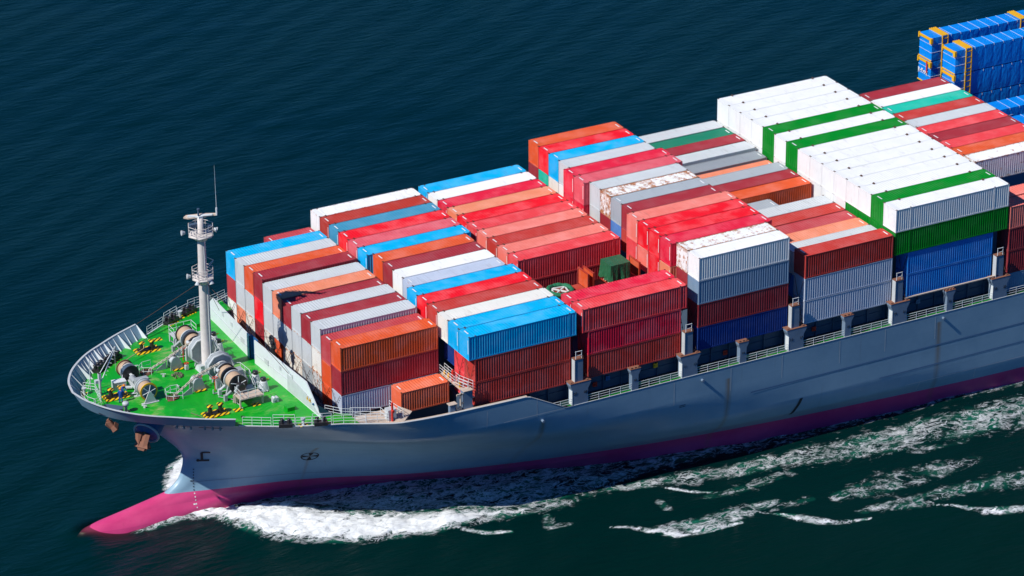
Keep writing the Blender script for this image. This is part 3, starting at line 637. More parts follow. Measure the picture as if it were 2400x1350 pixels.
# bay six: extra long boxes, fifteen rows
g6 = 'W W W W G W G W W W W W W G W'.split(); g6b = 'W W W W G W G W W W W G G G G'.split()
Xf = X6 - (L53 - L40) / 2
for k in range(15):
    y = 20.07 - 2.675 * (k + .5); seen = True
    for t, gg in enumerate((g6, g6b)):
        cn = 'white' if gg[k] == 'W' else 'green'
        r = container(Xf, L53, y, 26.78 - t * 2.93, HC, C[cn] if cn == 'green' else (.76, .77, .76), lab(cn, 6, k, 15, t, L53), 'extra long containers of ' + BAYN[6], .03, 2.645, cn == 'green', cn == 'green')
        if t == 0:
            for sx in (-1, 1):
                o = bpy.data.objects.new('stack_cone', proto(L53, HC, 2.645)['stack_cone']); COL.objects.link(o); o.parent = r; o.location = (sx * 6.0, 1.2 if cn == 'white' else -1.2, HC + .08)
    if k == 14:
        for t in (2, 3): container(X6, L40, y - .03, 26.78 - t * 2.93 - .02, HC, C['sblue'], lab('sblue', 6, k, 15, t), 'containers stacked in ' + BAYN[6], .08)
rows(7, X7, 26.75, [None, None, None, ['maroon'], ['white'], ['teal'], [('oldred',)], ['lgrey'], [('coral',)], ['maroon'], ['coral'], [('orange',)], [('white', L40, HC, .62)], None, D(23.8, ['salmon']), D(23.7, ['salmon', 'puce', 'puce', 'bluegrey'])])

# ------------------------------------------------------------------ hatch covers, coaming, side structure
for b in range(0, 9):
    x0 = -.1 if b == 0 else X2 + 14.49 * (b - 1)
    hw = 15.2 if b == 0 else 19.0; z1 = 13.50 if b == 0 else 14.62
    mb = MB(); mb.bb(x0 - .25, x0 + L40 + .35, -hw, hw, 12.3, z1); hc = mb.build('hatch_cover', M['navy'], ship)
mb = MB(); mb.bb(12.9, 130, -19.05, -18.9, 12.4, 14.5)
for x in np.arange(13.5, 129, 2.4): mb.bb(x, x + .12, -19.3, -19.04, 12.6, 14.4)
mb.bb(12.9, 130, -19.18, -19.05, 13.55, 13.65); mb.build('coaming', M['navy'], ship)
mb = MB()
for x, c_ in ((29.2, 0), (36.1, 0), (49.5, 0), (74.2, 0)): mb.bb(x, x + .7, -19.5, -19.3, 13.2, 14.0)
# fittings on the coaming wall
for i, (x, z, m_) in enumerate(((28.9, 13.5, 'red'), (30.6, 13.9, 'blue'), (36.9, 14.0, 'yellow'), (46.3, 13.4, 'red'), (58.5, 13.6, 'red'), (77.2, 13.7, 'lgrey'), (71.5, 13.7, 'steelblue'), (73.2, 13.8, 'steelblue'))):
    mb = MB(); mb.bb(x, x + .55, -19.42, -19.31, z - .25, z + .3); mb.cyl((x + .27, -19.42, z), (x + .27, -19.5, z), .12, n=8); mb.build('wall_cabinet', M[m_], ship)
def rail(name, pts, h=1.0, nr=3, post=1.45, r=.028, mat='white', parent=ship, off=0, extra=None):
    """railing along a polyline of deck points"""
    mb = MB(); P_ = [Vector(p) for p in pts]
    for k in range(nr):
        zz_ = h * (k + 1) / nr; mb.tube([p + Vector((0, 0, zz_)) for p in P_], r, 5)
    for a, b in zip(P_[:-1], P_[1:]):
        n = max(1, round((b - a).length / post))
        for i in range(n + (1 if b is P_[-1] else 0)):
            q = a.lerp(b, i / n); mb.cyl(q, q + Vector((0, 0, h)), r * 1.15, n=5)
    return mb.build(name, M[mat], parent)
def textobj(name, body, loc, rot, size, mat, parent, ext=.004):
    cu_ = bpy.data.curves.new(name, 'FONT'); cu_.body = body; cu_.size = size; cu_.extrude = ext; cu_.align_x = 'CENTER'; cu_.offset = .008
    o = bpy.data.objects.new(name + '_tmp', cu_); COL.objects.link(o); bpy.context.view_layer.update()
    me_ = bpy.data.meshes.new_from_object(o.evaluated_get(bpy.context.evaluated_depsgraph_get())); bpy.data.objects.remove(o)
    me_.materials.clear(); me_.materials.append(mat); q = bpy.data.objects.new(name, me_); COL.objects.link(q); q.location = loc; q.rotation_euler = rot; q.parent = parent; return q
nums = [('07', '08', '10'), ('11', '13', '14'), ('15', '17', '18'), ('19', '21', '22'), ('23', '25', '26'), ('27', '29', '30')]
for k in range(6):
    x = 24.92 + 14.46 * k; y0, y1 = -21.26, -20.3
    mb = MB()
    mb.plate([(x, y0, 15.3), (x, y0, 15.05), (x + .24, y0, 14.5), (x + .24, y0, 12.55), (x + 2.24, y0, 12.55), (x + 2.28, y0, 14.4), (x + 2.66, y0, 15.05), (x + 2.66, y0, 15.3)][::-1], (0, .9, 0))
    sb = mb.build('container_support', M['steelblue'], ship)
    mb = MB(); mb.bb(x - .03, x + 2.70, y0 - .02, y1 + .1, 15.3, 15.36)
    for xx in (.25, 2.3): mb.box((x + xx, y0 + .25, 15.42), (.3, .25, .12))
    mb.build('support_cap', M['rust'], sb)
    textobj('frame_number', nums[k][0], (x + .62, y0 - .02, 13.85), (R(90), 0, 0), .46, M['ink'], sb)
    textobj('frame_number', nums[k][1], (x + 1.95, y0 - .02, 13.85), (R(90), 0, 0), .46, M['ink'], sb)
    mb = MB(); mb.bb(x + .70, x + 1.76, -21.0, -20.35, 15.36, 18.1); ps = mb.build('lashing_post', M['steelblue'], ship)
    mb = MB(); mb.bb(x + .66, x + .73, -21.04, -20.35, 15.36, 18.12); mb.build('post_edge', M['lgrey'], ps)
    mb = MB(); mb.bb(x + .66, x + 1.80, -21.04, -20.3, 18.1, 18.19); mb.box((x + 1.7, -20.9, 18.3), (.18, .2, .25)); mb.build('post_cap', M['rust'], ps)
    mb = MB(); 
    for xx in (.85, 1.6): mb.cyl((x + xx, -20.95, 18.15), (x + xx, -20.95, 19.15), .04, n=5)
    mb.tube([(x + .8, -20.95, 19.1), (x + 1.66, -20.95, 19.1)], .04); mb.tube([(x + .85, -20.95, 18.6), (x + 1.6, -20.95, 18.6)], .03); mb.build('post_rail', M['white'], ps)
    xm = 32.77 + 14.46 * k
    mb = MB(); mb.plate([(xm, y0, 15.25), (xm, y0, 15.0), (xm + .2, y0, 14.5), (xm + .2, y0, 12.55), (xm + 1.02, y0, 12.55), (xm + 1.06, y0, 14.5), (xm + 1.34, y0, 15.0), (xm + 1.34, y0, 15.25)][::-1], (0, .7, 0))
    sm = mb.build('container_support', M['steelblue'], ship); mb = MB(); mb.bb(xm - .03, xm + 1.38, y0 - .02, -20.5, 15.25, 15.31)
    for xx in (.2, .7, 1.1): mb.box((xm + xx, y0 + .2, 15.4), (.22, .25, .14))
    mb.build('support_cap', M['rust'], sm); textobj('frame_number', nums[k][2], (xm + .6, y0 - .02, 13.75), (R(90), 0, 0), .42, M['ink'], sm)
    rail('side_railing', [(x + 2.3, -21.2, 12.6), (xm + .15, -21.2, 12.6)], .9, 3, 1.45)
    rail('side_railing', [(xm + 1.05, -21.2, 12.6), (x + 14.46 + .2, -21.2, 12.6)], .9, 3, 1.6)
    mb = MB(); mb.plate([(x + .2, y0 - .02, 12.6), (x + .2, y0 - .02, 14.4), (x + .26, y0 - .02, 14.4), (x + .26, y0 - .02, 12.6)][::-1], (0, .7, 0)); mb.build('support_edge', M['white'], sb)
rail('side_railing', [(22.2, -21.2, 12.6), (25.1, -21.2, 12.6)], .9, 3, 1.3)
mb = MB(); mb.bb(X6 - .9, X6 + 12.6, -21.0, -20.8, 15.5, 15.62); mb.build('support_beam', M['bridge'], ship)
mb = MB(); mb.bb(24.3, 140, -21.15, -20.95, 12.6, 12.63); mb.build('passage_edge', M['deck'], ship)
mb = MB(); mb.bb(24.3, 140, -20.95, -19.3, 12.6, 12.63); mb.build('side_passage', M['shadedeck'], ship)  # shadow over the passage painted into the deck; edge strip stays green
# weld lines, load marks and other marks on the hull side
def hullstrip(name, pts, wid, mat, out=.02, along='z'):
    """thin plate following the hull: pts (x, z)"""
    mb = MB(); vs = []; fs = []
    for x, z in pts:
        for d in (-wid / 2, wid / 2):
            xx, zz_ = (x + d, z) if along == 'z' else (x, z + d); vs.append((xx, -hull_y(xx, zz_) - out, zz_))
    n = len(pts)
    for i in range(n - 1): fs.append((2 * i, 2 * i + 1, 2 * i + 3, 2 * i + 2)); fs.append((2 * i, 2 * i + 2, 2 * i + 3, 2 * i + 1))
    fs = fs[::2]; mb.add(vs, fs); return mb.build(name, mat, ship)
for x in (14.3, 20.6, 38.55, 46.2, 53.2, 61.2, 67.6, 74.75, 89): hullstrip('weld_strip', [(x, z) for z in np.linspace(12.35 if x > 22 else 14.6, 9.4 if x > 22 else 12.3, 8)], .07, M['lgrey'])
hullstrip('rubbing_strip', [(x, 12.62 + .0 * x) for x in np.linspace(16.4, 24.4, 16)], .08, M['lgrey'], .03, 'x')
hullstrip('rubbing_strip', [(x, 4.0) for x in np.linspace(71, 95, 20)], .07, M['lgrey'], .03, 'x')
hullstrip('rubbing_strip', [(x, 3.4) for x in np.linspace(-13.2, 3, 24)], .07, M['steelblue'], .03, 'x')
for x in (73, 81, 90): hullstrip('weld_strip', [(x, z) for z in np.linspace(4.0, 2.6, 4)], .07, M['lgrey'])
M['hullshade'] = weathered('hull_shade_paint', (.10, .20, .33), .5, .2, .02, 1)  # darker hull tone for shade lines painted on as thin strips
hullstrip('hull_shade_line', [(x, 8.5) for x in np.linspace(49, 140, 60)], .17, M['hullshade'], .02, 'x')
hullstrip('hull_shade_line', [(x, 6.0) for x in np.linspace(67, 140, 40)], .15, M['hullshade'], .02, 'x')
def hpt(x, z, out=.03): return Vector((x, -hull_y(x, z) - out, z))
# bow thruster mark: ring with crossed blades
mb = MB(); cx_, cz_ = -1.05, 6.3; n = 40
pts = []
for i in range(n):
    t = 2 * math.pi * i / n; pts.append((hpt(cx_ + .92 * math.cos(t), cz_ + .78 * math.sin(t)), hpt(cx_ + .80 * math.cos(t), cz_ + .66 * math.sin(t))))
for i in range(n):
    a, b = pts[i], pts[(i + 1) % n]; mb.add([a[0], b[0], b[1], a[1]], [(0, 3, 2, 1)])
for q in range(4):
    t = q * math.pi / 2 + .1
    mb.add([hpt(cx_, cz_, .05), hpt(cx_ + .82 * math.cos(t - .30), cz_ + .68 * math.sin(t - .30), .05), hpt(cx_ + .82 * math.cos(t + .30), cz_ + .68 * math.sin(t + .30), .05)], [(0, 1, 2)])
mb.build('thruster_mark', M['ink'], ship)
# bulbous bow mark
def hmark(name, polys, mat):
    mb = MB()
    for pl in polys: mb.add([hpt(x, z, .05) for x, z in pl], [tuple(range(len(pl)))])
    return mb.build(name, mat, ship)
def barp(x0, z0, x1, z1, w_):
    d = Vector((x1 - x0, z1 - z0)).normalized(); n_ = Vector((-d.y, d.x)) * w_ / 2
    return [(x0 - n_.x, z0 - n_.y), (x1 - n_.x, z1 - n_.y), (x1 + n_.x, z1 + n_.y), (x0 + n_.x, z0 + n_.y)]
cx_, cz_ = -12.1, 6.75
hmark('bulbous_bow_mark', [barp(cx_ - .15, cz_ + .55, cx_ + .75, cz_ + .55, .22), barp(cx_ - .12, cz_ + .55, cx_ + .0, cz_ - .62, .26), barp(cx_ - .4, cz_ - .62, cx_ + .75, cz_ - .62, .26),
  [(cx_ - .42 + .17 * math.cos(t), cz_ - .60 + .19 * math.sin(t)) for t in np.linspace(0, 2 * math.pi, 12)[:-1]]], M['ink'])
for i in range(15):
    z = 5.0 - i * .36; x = -13.0 - .02 * i
    if z < .4: break
    hmark('draught_mark', [barp(x - .06, z, x + .07, z, .13)] + ([barp(x - .35, z, x - .1, z, .13)] if i in (4, 11) else []), M['ink'] if z > 2.3 else M['label'])
hullstrip('tug_mark', [(55.35 + .75 * q, 3.5 + 2.5 * q) for q in np.linspace(0, 1, 8)], .42, M['ink'], .05)
for x, z in ((39.3, 9.1), (39.3, 8.9)): hmark('tug_mark', [barp(x, z, x + .8, z + .03, .07)], M['ink'])
for x, z in ((75.85, 11.9), (42.3, 11.75), (21.3, 11.7)):
    mb = MB(); mb.cyl((x, -21.2, z), (x, -21.6, z), .17, n=10); mb.build('scupper_pipe', M['steelblue'], ship)

# ------------------------------------------------------------------ aft end of foredeck, port side fittings near bay one
mb = MB(); mb.plate([(x_, -edge_y(x_) + .12, float(ztop(x_)) - .12) for x_ in np.linspace(-.3, 4.6, 7)] + [(4.6, -16.4, 15.2), (-.3, -16.4, 15.25)], (0, 0, .06)); mb.build('side_platform', M['bridge'], ship)
mb = MB(); mb.plate([(4.3, -20.4, 15.35), (6.2, -18.6, 15.35), (5.4, -16.6, 15.35), (3.6, -19.6, 15.35)], (0, 0, .1)); seg_strip(mb, 4.0, 19.4, lambda x: float(ztop(x)) - .02, 0, .42, .05, 30, -1); mb.build('side_platform', M['bridge'], ship)
rail('side_railing', [(-.3, -17.5, 15.3), (.6, -18.3, 15.3), (2.9, -19.4, 15.3)], 1.05, 3, 1.2)
rail('side_railing', [(-.2, -16.0, 15.3), (2.8, -17.6, 15.3), (2.8, -19.2, 15.3)], 1.0, 2, 1.2)
rail('side_railing', [(4.3, -16.8, 15.4), (4.6, -19.6, 15.4)], 1.05, 3, 1.1)
mb = MB(); mb.bb(2.9, 3.9, -19.3, -18.4, 15.0, 16.6); mb.build('container_support', M['lgrey'], ship)
mb = MB(); mb.cyl((3.3, -19.5, 15.2), (3.3, -19.5, 17.6), .13, n=8); mb.cyl((3.3, -19.5, 16.6), (3.3, -19.8, 16.6), .16, n=8); mb.build('fire_hydrant', M['red'], ship)
mb = MB(); mb.bb(9.85, 10.5, -20.8, -20.3, 14.3, 16.2); mb.bb(11.55, 12.65, -20.8, -20.0, 14.0, 17.5); mb.build('lashing_post', M['steelblue'], ship)
lb = empty('lashing_bridge', (0, 0, 0), parent=ship)
mb = MB(); mb.bb(12.45, 13.0, -20.6, -13.2, 16.35, 16.45); mb.bb(11.5, 12.7, -20.95, -20.0, 17.5, 17.56); mb.bb(9.7, 10.7, -20.95, -20.2, 16.2, 16.28)
mb.bb(11.15, 11.3, -20.8, -20.6, 14.4, 17.4); mb.bb(10.7, 11.5, -20.8, -20.65, 17.1, 17.3)
mb.tube([(10.5, -20.7, 15.0), (11.5, -20.7, 16.2)], .1); mb.tube([(10.6, -20.7, 15.9), (11.3, -20.7, 14.6)], .09); 
mb.build('bridge_frame', M['bridge'], lb)
rail('bridge_railing', [(12.35, -13.4, 16.45), (12.35, -17.0, 16.45), (12.3, -20.3, 17.2)], 1.1, 3, 1.0, parent=lb)
rail('bridge_railing', [(13.0, -13.4, 16.45), (13.0, -17.0, 16.45), (13.0, -20.3, 17.2)], 1.1, 3, 1.0, parent=lb)
for y, m_, hh in ((-15.0, 'yellow', .5), (-16.0, 'red', 1.3), (-17.6, 'yellow', .5), (-19.3, 'red', .7), (-14.0, 'yellow', .35), (-20.2, 'yellow', .25)):
    mb = MB(); mb.cyl((12.7, y, 16.45), (12.7, y, 16.45 + hh), .17, n=8); mb.cyl((12.7, y, 16.4 + hh), (12.7, y, 16.6 + hh), .09, n=8); mb.build('lashing_bin', M[m_], lb)
# lashing rods crossed over the lowest containers of bay one and bay two
def rods(x, y, z0, z1, w_, name='lashing_rods'):
    mb = MB(); 
    mb.cyl((x, y - w_, z0), (x, y + w_ * .95, z1), .028, n=4); mb.cyl((x, y + w_, z0), (x, y - w_ * .95, z1), .028, n=4)
    for k in range(5):
        q = k / 5; mb.box((x - .03, y - w_ + 2 * w_ * q * .5, z0 + (z1 - z0) * q * .5), (.07, .09, .16)); mb.box((x - .03, y + w_ - 2 * w_ * q * .5, z0 + (z1 - z0) * q * .5), (.07, .09, .16))
    return mb.build(name, M['casting'], ship)
for k in range(12): rods(-.12, 17.1 - 2.555 * (k + .5), 13.6, 16.5, 1.05)
for y in (-16.5, -19.0): rods(X2 - .1, y, 15.0, 20.0, 1.05)
for bx in (X3, X4, X5, X6, X7):
    for y in (-16.5, -19.0): rods(bx - .15, y, 15.0, 20.5, 1.0)
# starboard side: the far edge of the hatch
rail('side_railing', [(-1.2, 17.3, 15.4), (1.5, 18.6, 15.3), (6, 20.4, 15.2)], 1.0, 3, 1.5)

# ------------------------------------------------------------------ breakwater
bw = empty('breakwater', (0, 0, 0), parent=ship)
def bwx(y): return -4.5 + .8 * (abs(y) / 15.6) ** 1.1
for side in (-1, 1):
    y0 = .25 if side < 0 else 1.15
    ysb = [y0, 4, 8, 12.6, 15.7]; pts = [(bwx(y), side * y, dz(bwx(y), y) - .05) for y in ysb] + [(bwx(12.6), side * 12.6, 18.9), (bwx(y0), side * y0, 19.0)]
    mb = MB(); top = [19.0, 18.98, 18.94, 18.9, 16.0]
    vs = []; 
    for y, t in zip(ysb, top): vs += [(bwx(y), side * y, dz(bwx(y), y) - .06), (bwx(y), side * y, t)]
    m_ = len(vs); vs += [(v_[0] + .12, v_[1], v_[2]) for v_ in vs]; fs = []
    for i in range(len(ysb) - 1):
        f = (2 * i, 2 * i + 1, 2 * i + 3, 2 * i + 2); g = tuple(m_ + q for q in f)
        fs += [f, g[::-1], (2 * i + 1, m_ + 2 * i + 1, m_ + 2 * i + 3, 2 * i + 3)]
    fs += [(0, m_, m_ + 1, 1)]
    if side > 0: fs = [f[::-1] for f in fs]
    mb.add(vs, fs); mb.build('breakwater_plate', M['white'], bw)
    mb = MB(); mb.tube([(bwx(y) - .02, side * y, 17.35) for y in (y0, 6, 13.8)], .035, 4); mb.build('stiffener', M['lgrey'], bw)
    for y in (2.5, 5.5, 8.5, 11.5): 
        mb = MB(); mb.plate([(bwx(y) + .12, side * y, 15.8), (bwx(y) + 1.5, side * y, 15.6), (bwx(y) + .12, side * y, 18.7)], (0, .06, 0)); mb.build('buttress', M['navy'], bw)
    for y, z, sy, sz in ((3.2, 17.5, 1.0, .7), (6.5, 18.1, .5, .5), (9.3, 18.2, .45, .5)):
        mb = MB(); mb.box((bwx(y) - .03, side * y, z), (.03, sy, sz)); mb.build('access_plate', M['lgrey'], bw)
    mb = MB(); mb.plate([(bwx(15.7), side * 15.7, 15.75), (bwx(15.7) + 1.7, side * 15.5, 15.7), (bwx(15.7), side * 15.0, 17.1)], (.03, .03, 0)); mb.build('end_gusset', M['teal'], bw)
mb = MB(); mb.bb(-4.1, -4.0, -.3, 1.6, 15.9, 18.9); mb.bb(-4.5, -4.0, 1.15, 1.2, 15.9, 18.95); mb.build('door_recess', M['blue'], bw)  # blue of the recess is its unlit tone put into the colour
mb = MB(); mb.plate([(bwx(8.2) - .035, -8.2, 16.05), (bwx(15.5) - .035, -15.5, 16.0), (bwx(12.5) - .035, -12.6, 17.5), (bwx(8.2) - .035, -8.2, 18.1)], (-.015, 0, 0)); mb.build('lower_panel', M['lgrey'], bw)
for i, y in enumerate((-12.9, -13.5)):
    mb = MB(); x = bwx(13.1) - .08; mb.plate([(x, y - .24, 16.85), (x, y + .24, 16.85), (x, y, 17.35)], (-.01, 0, 0)); wsg = mb.build('warning_sign', M['yellow'], bw)
    mb = MB(); mb.box((x - .02, y, 17.03), (.01, .05, .18)); mb.build('sign_symbol', M['ink'], bw)
mb = MB(); mb.lathe((bwx(14) - .09, -14.3, 16.9), [(.13, 0), (.13, .02)], 10, 'Y'); mb.box((bwx(14) - .09, -14.3, 16.9), (.02, .24, .24)); mb.build('round_sign', M['blue'], bw)
rail('side_railing', [(-2.6, -14.6, 15.6), (-1.3, -16.2, 15.55), (-.2, -16.6, 15.4)], 1.0, 3, 1.2)

# ------------------------------------------------------------------ foremast
MX, MY = -10.0, .75
mast = empty('foremast', (MX, MY, 16.1), parent=ship)
def mpart(name, fn, mat, par=mast):
    mb = MB(); fn(mb); return mb.build(name, M[mat], par)
def f(mb): mb.lathe((0, 0, 0), [(.95, 0), (.57, .35), (.55, 5.5), (.50, 11.2), (.50, 11.6), (.43, 16.6), (.37, 17.0), (.33, 18.9)], 20)
mpart('mast_post', f, 'cream')
def plat(z, r, n=8, a0=.2):
    def g(mb): mb.lathe((0, 0, z), [(r * .93, 0), (r, .04), (r, .16), (r * .96, .2)], n); mb.lathe((0, 0, z - .55), [(.6, 0), (r * .8, .55)], n)
    return g
lp = mpart('lower_platform', plat(11.45, 1.28), 'cream'); up = mpart('upper_platform', plat(16.75, 1.5, 6), 'cream')
def ringrail(z, r, n):
    def g(mb):
        P_ = [Vector((r * math.cos(2 * math.pi * i / n), r * math.sin(2 * math.pi * i / n), z)) for i in range(n + 1)]
        for k in (.4, .75, 1.15): mb.tube([p + Vector((0, 0, k)) for p in P_], .035)
        for p in P_[:-1]:
            mb.cyl(p, p + Vector((0, 0, 1.15)), .04, n=5)
    return g
mpart('platform_railing', ringrail(11.6, 1.25, 8), 'cream'); mpart('platform_railing', ringrail(16.9, 1.45, 8), 'cream')
def lamp(mb, p, d, r=.24): p = Vector(p); d = Vector(d).normalized(); mb.cyl(p, p + d * .35, r * .5, r, n=10); mb.cyl(p + d * .35, p + d * .42, r * 1.02, n=10)
for p, d, pr in (((-1.35, .3, 11.9), (-1, .2, .1), lp), ((-.9, -.6, 11.5), (-.3, -.4, -1), lp), ((.5, -1.0, 11.5), (.1, -.4, -1), lp), ((-1.75, .4, 17.3), (-1, .1, .05), up), ((1.3, -.6, 17.5), (.8, -.4, -.3), up)):
    def g(mb): lamp(mb, p, d, .3)
    mpart('floodlight', g, 'lgrey')
def g(mb):
    mb.tube([(.62, .1, .2), (.62, .1, 11.2)], .035); mb.tube([(.62, .5, .2), (.62, .5, 11.2)], .035); mb.tube([(.55, .1, 11.6), (.5, .1, 17)], .03); mb.tube([(.55, .45, 11.6), (.5, .45, 17)], .03)
    for k in range(52): z = .4 + .32 * k; mb.tube([(.6, .1, z), (.6, .48, z)], .018, 4)
mpart('ladder', g, 'lgrey')
def g(mb): mb.tube([(.30, -.58, .1), (.28, -.55, 11)], .07, 6); mb.tube([(.50, -.45, .1), (.46, -.42, 11)], .05, 6); mb.tube([(.1, -.52, 11.6), (.1, -.46, 16.6)], .05, 6)
mpart('conduit', g, 'lgrey')
def g(mb): mb.tube([(.4, .2, 10.2 + 2), (1.5, .3, 13.2)], .035); mb.tube([(.4, .2, 14.0), (1.5, .3, 13.3)], .03); mb.tube([(1.5, .3, 13.3), (.5, .3, 12.6)], .03)
mpart('halyard_arm', g, 'white')
def g(mb): mb.plate([(-1.6, 1.0, 18.75), (-1.2, .6, 18.72), (.3, -.2, 18.95), (1.5, -1.25, 19.35), (1.65, -1.1, 19.4), (.5, .25, 19.1), (-1.2, 1.2, 18.85)], (0, 0, .16))
mpart('signal_horn', g, 'bridge')
def g(mb): mb.box((-.6, .5, 19.0), (1.3, .34, .16), rz=-.6); mb.box((.6, -.5, 19.3), (1.4, .18, .14), rz=-.75, ry=-.2); mb.box((0, 0, 18.9), (.5, .5, .5))
mpart('yard', g, 'white')
def g(mb): mb.cyl((-.2, 0, 19.2), (-.2, 0, 19.9), .12, .08, n=8); mb.cyl((-.2, 0, 19.9), (-.2, 0, 20.05), .16, n=8)
mpart('navigation_light', g, 'navy')
def g(mb): mb.cyl((1.45, -1.3, 19.4), (1.45, -1.3, 20.3), .11, n=8); mb.cyl((1.45, -1.3, 20.3), (1.4, -1.3, 25.4), .035, .012, n=5)
mpart('whip_antenna', g, 'white')
def g(mb): mb.box((-.7, .3, 18.0), (1.0, .5, .4)); mb.box((.95, -.3, 17.6), (.4, .5, .6))
mpart('horn_box', g, 'navy')
for a_, b_ in (((-.5, 0, 11.0), (-13.0 - MX, 13.6 - MY, 1.2)), ((.3, -.3, 10.9), (-5.2 - MX + .8, -9.2 - MY, 2.5)), ((.3, .4, 10.9), (-4.4 - MX, 9.5 - MY, 2.6))):
    def g(mb): mb.tube([a_, b_], .03, 4)
    mpart('stay_wire', g, 'casting')

# ------------------------------------------------------------------ windlasses, chains, winch
def windlass(s):
    w_ = empty('windlass', (-9.8, 0, 16.1), parent=ship)
    def B(name, fn, mat):
        mb = MB(); fn(mb); return mb.build(name, M[mat], w_)
    zc = 1.75
    def g(mb):
        for y in (2.4, 4.35, 6.1, 8.1): mb.plate([(-1.0, s * y - .12, 0), (1.0, s * y - .12, 0), (.45, s * y - .12, zc + .2), (-.45, s * y - .12, zc + .2)], (0, .24, 0))
    B('pedestal', g, 'grey')
    def g(mb):                                                 # big octagonal gear guard
        mb.cyl((0, s * 1.95, zc + .1), (0, s * 2.75, zc + .1), 1.62, n=9)
    gc = B('gear_cover', g, 'grey')
    def g(mb): mb.torus((0, s * 1.95, zc + .1), 1.58, .13, 9, 5, ax='Y'); mb.torus((0, s * 2.75, zc + .1), 1.58, .13, 9, 5, ax='Y')
    mb = MB(); g(mb); mb.build('cover_rim', M['lgrey'], w_)
    def g(mb): mb.cyl((0, s * 2.9, zc), (0, s * 3.15, zc), .95, n=18); mb.cyl((0, s * 3.15, zc), (0, s * 3.6, zc), .62, n=16); mb.cyl((0, s * 3.6, zc), (0, s * 3.85, zc), .95, n=18)
    B('chain_wheel', g, 'lgrey')
    def g(mb): mb.box((.5, s * 5.2, 1.1), (2.4, 1.5, 1.2)); mb.box((1.0, s * 5.1, 2.0), (1.0, 1.0, .8)); mb.cyl((1.3, s * 4.2, 1.4), (1.3, s * 6.4, 1.4), .42, n=10)
    B('gearbox', g, 'grey')
    for y0, y1, r, m_ in ((3.95, 4.15, 1.12, 'black'), (4.15, 5.15, .95, 'rope'), (5.15, 5.4, 1.14, 'black'), (5.4, 5.9, .8, 'navy'), (5.9, 6.05, 1.12, 'lgrey'), (6.05, 7.35, .95, 'rope'), (7.35, 7.5, 1.1, 'black')):
        def g(mb): mb.cyl((0, s * y0, zc), (0, s * y1, zc), r, n=22)
        B('rope_drum' if m_ == 'rope' else 'drum_flange', g, m_)
    def g(mb):
        for k in range(5): t = k * 2 * math.pi / 5 + .3; mb.tube([(.2 * math.cos(t), s * 7.53, zc + .2 * math.sin(t)), (.95 * math.cos(t), s * 7.53, zc + .95 * math.sin(t))], .05)
    B('drum_spokes', g, 'white')
    def g(mb): mb.cyl((0, s * 7.5, zc), (0, s * 8.3, zc), .3, n=12); mb.cyl((0, s * 8.3, zc), (0, s * 8.5, zc), .42, n=12)
    B('warping_head', g, 'black')
    def g(mb): mb.bb(-.9, 2.0, s * 8.3, s * 9.9, .95, 1.03); mb.bb(-.9, -.75, s * 8.3, s * 8.5, 0, 1.0); mb.bb(1.8, 1.95, s * 9.6, s * 9.8, 0, 1.0); mb.bb(-.9, -.75, s * 9.6, s * 9.8, 0, 1.0); mb.plate([(-1.0, s * 8.25, 0), (1.4, s * 8.25, 0), (.3, s * 8.25, 1.8), (-1.0, s * 8.25, .9)], (0, .12, 0))
    B('control_platform', g, 'bridge' if s < 0 else 'lgrey')
    rr = rail('platform_railing', [(-.85, s * 8.4, 1.0), (-.85, s * 9.85, 1.0), (1.95, s * 9.85, 1.0), (1.95, s * 8.4, 1.0)], 1.05, 2, 1.0, parent=w_)
    def g(mb): mb.bb(1.4, 2.2, s * 3.4, s * 5.4, .9, .98)
    B('access_platform', g, 'bridge')
    rail('platform_railing', [(1.6, s * 2.2, .6), (2.2, s * 3.2, .95), (2.3, s * 5.4, .95), (2.0, s * 7.6, .3)], 1.15, 2, 1.0, parent=w_)
    def g(mb): mb.bb(-1.3, -.5, s * 4.0, s * 4.3, 0, 1.6); mb.cyl((-1.3, s * 4.1, 1.4), (-.7, s * 4.1, 2.3), .1, n=6); mb.cyl((-.9, s * 3.8, 2.2), (-.9, s * 4.4, 2.2), .22, n=8)
    B('brake_lever', g, 'lgrey')
    # chain stopper between windlass and hawse pipe
    st = empty('chain_stopper', (-12.85, s * 3.1, 16.1), parent=ship)
    for dy in (-.55, .45):
        mb = MB(); pr = [(-.85, dy, 0), (.8, dy, 0), (.45, dy, 1.1), (.2, dy, 1.45), (-.15, dy, 1.6), (-.5, dy, 1.45), (-.75, dy, 1.0)]; mb.plate(pr[::-1], (0, .1, 0)); mb.build('stopper_cheek', M['grey'], st)
    mb = MB(); mb.cyl((-.3, -.45, 1.05), (-.3, .45, 1.05), .42, n=14); mb.build('chain_roller', M['lgrey'], st)
    mb = MB(); mb.box((.05, -.75, .1), (1.4, .35, .05)); mb.build('warning_stripe', M['stripe'], st)
    mb = MB(); mb.box((.55, .2, 1.75), (.3, .12, .9), ry=.5); mb.build('stopper_arm', M['lgrey'], st)
    # chain
    path = [Vector(p) for p in ((-10.3, s * 3.38, 18.75), (-11.6, s * 3.35, 18.35), (-13.15, s * 3.2, 17.75), (-14.4, s * 3.4, 17.05), (-15.6, s * 3.58, 16.45), (-16.2, s * 3.64, 16.05))]
    mb = MB(); k = 0
    for a, b in zip(path[:-1], path[1:]):
        n = max(1, round((b - a).length / .30)); d = (b - a).normalized()
        for i in range(n):
            c = a.lerp(b, (i + .5) / n); k += 1; sd_ = Vector((0, 1, 0)) if k % 2 else d.cross(Vector((0, 1, 0))).normalized(); L_ = .23
            q = [c + d * L_ * math.cos(t) + sd_ * .13 * math.sin(t) for t in np.linspace(0, 2 * math.pi, 9)]; mb.tube(q, .05, 4)
    mb.build('anchor_chain', weathered_chain, ship)
